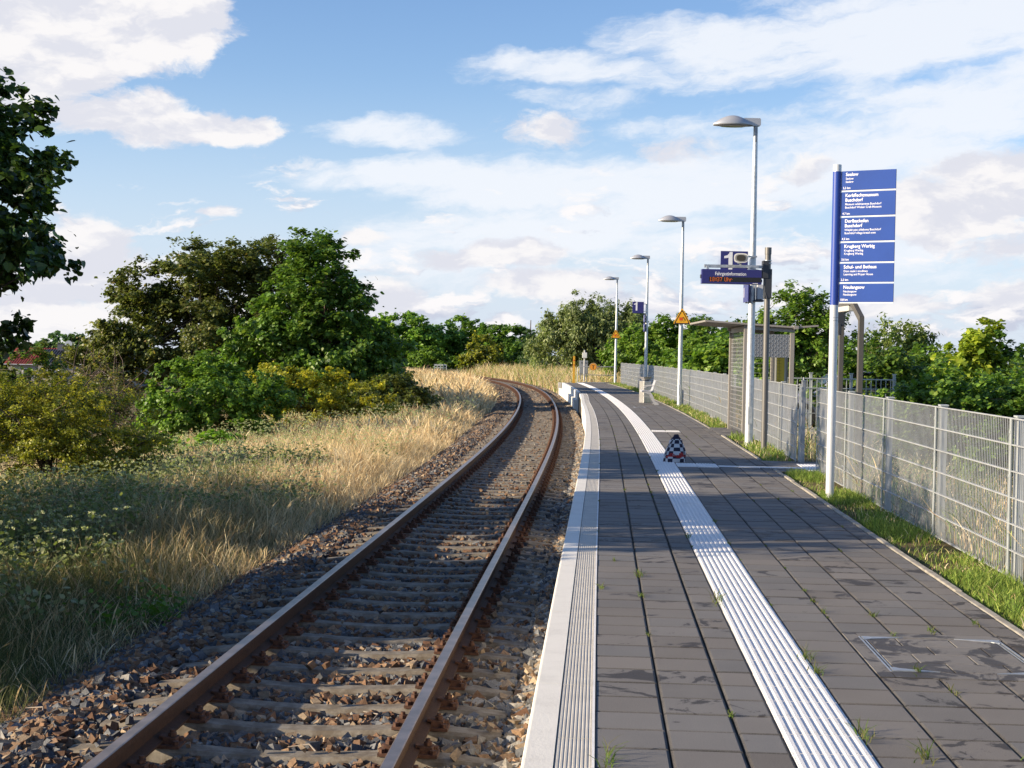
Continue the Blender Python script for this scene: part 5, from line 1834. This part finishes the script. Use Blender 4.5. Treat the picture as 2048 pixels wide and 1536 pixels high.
# silver car parked behind the railing
M_CAR = mat('car_lilac_silver', (.42, .42, .50), .3, .4, coat=.6)
M_GLASS = mat('car_glass', (.02, .025, .03), .08, 0, spec=.8)
M_TYRE = mat('tyre_rubber', (.018, .018, .02), .8)
M_RIM = mat('wheel_rim', (.45, .45, .47), .35, .7)
o = thing('parked_car', 'silver-lilac car parked behind the railing, glimpsed through the gateway', 'car', (6.35, 35.9, -.09))
body = [(0.02, .28), (0.0, .52), (.06, .70), (.30, .80), (1.05, .90), (1.60, 1.30), (1.9, 1.42), (3.0, 1.44), (3.65, 1.10), (4.05, .98), (4.15, .55), (4.1, .28)]
MB().prism(body, 0, 1.68, 'y').build('body', M_CAR, o, bevel=.05)
for y_ in (-.004, 1.684):
    MB().prism([(1.22, .96), (1.66, 1.28), (1.95, 1.37), (2.35, 1.38), (2.35, .96)], y_ - .006, y_ + .006, 'y').build('side_window', M_GLASS, o)
    MB().prism([(2.42, .96), (2.42, 1.38), (2.98, 1.38), (3.5, 1.08), (3.5, .98)], y_ - .006, y_ + .006, 'y').build('side_window', M_GLASS, o)
MB().add([(1.08, .12, .925), (1.58, .2, 1.295), (1.58, 1.48, 1.295), (1.08, 1.56, .925)], [(0, 1, 2, 3)]).build('windscreen', M_GLASS, o, loc=(-.012, 0, .012))
for x_ in (.72, 3.35):
    for y_ in (-.01, 1.69):
        w_ = link('wheel', None, o, (x_, y_, .31))
        MB().path([(0, -.09, 0), (0, .09, 0)], .31, 24).build('tyre', M_TYRE, w_)
        MB().path([(0, -.098, 0), (0, .098, 0)], .20, 20).build('rim', M_RIM, w_)
        MB().prism([(.36 * math.cos(a), .36 * math.sin(a)) for a in [math.pi * i / 12 for i in range(13)]] + [(.325 * math.cos(a), .325 * math.sin(a)) for a in [math.pi * i / 12 for i in range(12, -1, -1)]], -.03, .03, 'y').build('arch', M_CAR, w_)
for y_ in (.22, 1.46):
    MB().box((.05, y_, .62), (.08, .32, .13)).build('headlight', mat('headlight_glass', (.7, .72, .75), .1), o, bevel=.02)
MB().box((-.005, .84, .42), (.03, .9, .16)).build('grille', M_DARK, o)
MB().box((2.05, .84, .20), (3.9, 1.5, .18)).build('underbody', M_DARK, o)

# ------------------------------------------------------------------ white railing far along the line
o = thing('white_railing', 'small white-grey railing beside the track in front of the distant trees', 'railing', (-8.75, 165, -.5))
m = MB()
for z_ in (.06, .36, .60, .72):
    m.box((.70, 0, z_), (1.4, .05, .055))
m.build('rail', mat('railing_white', (.62, .64, .66), .5), o)
for i in range(5):
    MB().box((.02 + i * .34, 0, .35), (.05, .05, .78)).build('post', mat('railing_white'), o)
MB().box((1.02, -.06, .36), (.07, .05, .80)).build('post', M_STEEL_DULL, o)


# ------------------------------------------------------------------ houses on the left
def tile_colour(a, c):
    def f(t, b, geo, col):
        w = t.n.new('ShaderNodeTexWave')
        w.inputs['Scale'].default_value = 1.1
        w.inputs['Distortion'].default_value = .2
        t.l.new(geo, w.inputs[0])
        return t.mix(w.outputs[1], t.mix(t.noise(geo, 2, 5, .6), a, c), (a[0] * .45, a[1] * .45, a[2] * .45, 1))
    return f


def house(name, label, x, y, L, W, z0, eave, ridge, roof_m, wall_m, lip=.3):
    o = thing(name, label, 'house', (x, y, z0))
    MB().prism([(0, 0), (W, 0), (W, eave - z0), (W / 2, ridge - z0 - .15), (0, eave - z0)], 0, L, 'x').build('wall', wall_m, o)
    e, r = eave - z0, ridge - z0
    k = (r - e) / (W / 2)
    m = MB()
    m.prism([(-lip, e - lip * k), (W / 2, r), (W / 2, r + .14), (-lip, e - lip * k + .14)], -lip, L + lip, 'x')
    m.prism([(W / 2, r), (W + lip, e - lip * k), (W + lip, e - lip * k + .14), (W / 2, r + .14)], -lip, L + lip, 'x')
    n = int(L / .28)
    for i in range(n):
        m.beam((i * .28, -lip, e - lip * k + .15), (i * .28, W / 2, r + .15), .07, .06)
    rf = m.build('roof', roof_m, o)
    g_ = MB().path([(-lip, -lip - .06, e - lip * k + .02), (L + lip, -lip - .06, e - lip * k + .02)], .07, 8).build('gutter', M_BACK, o)
    for i in range(3):
        w_ = MB().box((L * (.2 + .3 * i), -.01, (e) * .55), (1.1, .06, 1.2)).build('window', M_LETTER, o)
        MB().box((L * (.2 + .3 * i), -.045, (e) * .55), (.95, .02, 1.05)).build('pane', M_GLASS, w_)
    return o, rf


M_ROOFD = mat('dark_roof_tile', rough=.5, build=tile_colour((.030, .032, .048, 1), (.045, .047, .065, 1)))
M_ROOFR = mat('red_roof_tile', rough=.7, build=tile_colour((.26, .035, .022, 1), (.34, .06, .035, 1)))
M_RENDER = mat('house_render', (.33, .31, .29), .9, var=.1, vscale=1)
h1, rf = house('house', 'house with dark tiled roof, chimney and satellite dish half hidden by bushes at the left', -48.2, 150, 9.5, 7.0, -3.1, -.28, 1.0, M_ROOFD, M_RENDER)
MB().box((1.25, 3.4, 4.35), (.62, .5, .85)).box((1.25, 3.4, 4.80), (.70, .58, .06)).build('chimney', mat('chimney_slate', (.07, .08, .11), .7), rf)
d = link('satellite_dish', None, h1, (2.15, 3.0, 4.75))
d.rotation_euler = (R(-12), 0, R(8))
rings = []
for i in range(6):
    r_ = .39 * i / 5 + .002
    rings.append([(r_ * math.cos(2 * math.pi * k / 24), -.05 - .10 * (r_ / .38) ** 2 + .1, r_ * 1.08 * math.sin(2 * math.pi * k / 24)) for k in range(24)])
MB().loft(rings).build('reflector', mat('dish_grey', (.52, .54, .55), .5), d)
MB().path([(0, .06, 0), (0, .12, -.35), (0, .12, -.75)], .03, 8).path([(0, -.02, -.4), (.06, -.42, -.22)], .015, 6).box((.06, -.42, -.20), (.07, .1, .07)).build('arm', M_STEEL, d)
house('house', 'house with red tiled roof behind the dark-roofed house at the left', -57.5, 168, 11.5, 8.0, -3.1, -.6, 1.08, M_ROOFR, M_RENDER)
MB().box((1.6, -2.2, 1.95), (2.2, 4.2, .12)).build('porch_roof', mat('porch_grey', (.33, .35, .37), .5), h1)

# ------------------------------------------------------------------ odds and ends lying about
rg_ = random.Random(12)
o = MB()
for s_, t_, a_, l_ in ((10.2, -2.2, .4, .35), (9.4, -2.5, 1.9, .22), (9.3, -.35, 1.3, .30), (11.6, .45, .7, .25), (8.6, -.55, 2.2, .2)):
    x_, y_ = PT(s_, t_)
    z_ = float(ground(s_, t_)) + .05
    o.path([(float(x_), float(y_), z_), (float(x_) + math.cos(a_) * l_ * .5, float(y_) + math.sin(a_) * l_ * .5, z_ + .03), (float(x_) + math.cos(a_ + .5) * l_, float(y_) + math.sin(a_ + .5) * l_, z_ + .01)], [.006, .005, .003], 5)
o = o.build('twigs', mat('bleached_twig', (.30, .25, .20), .9))
tag(o, 'pale bleached twigs lying on the ballast', 'twigs', kind='stuff')
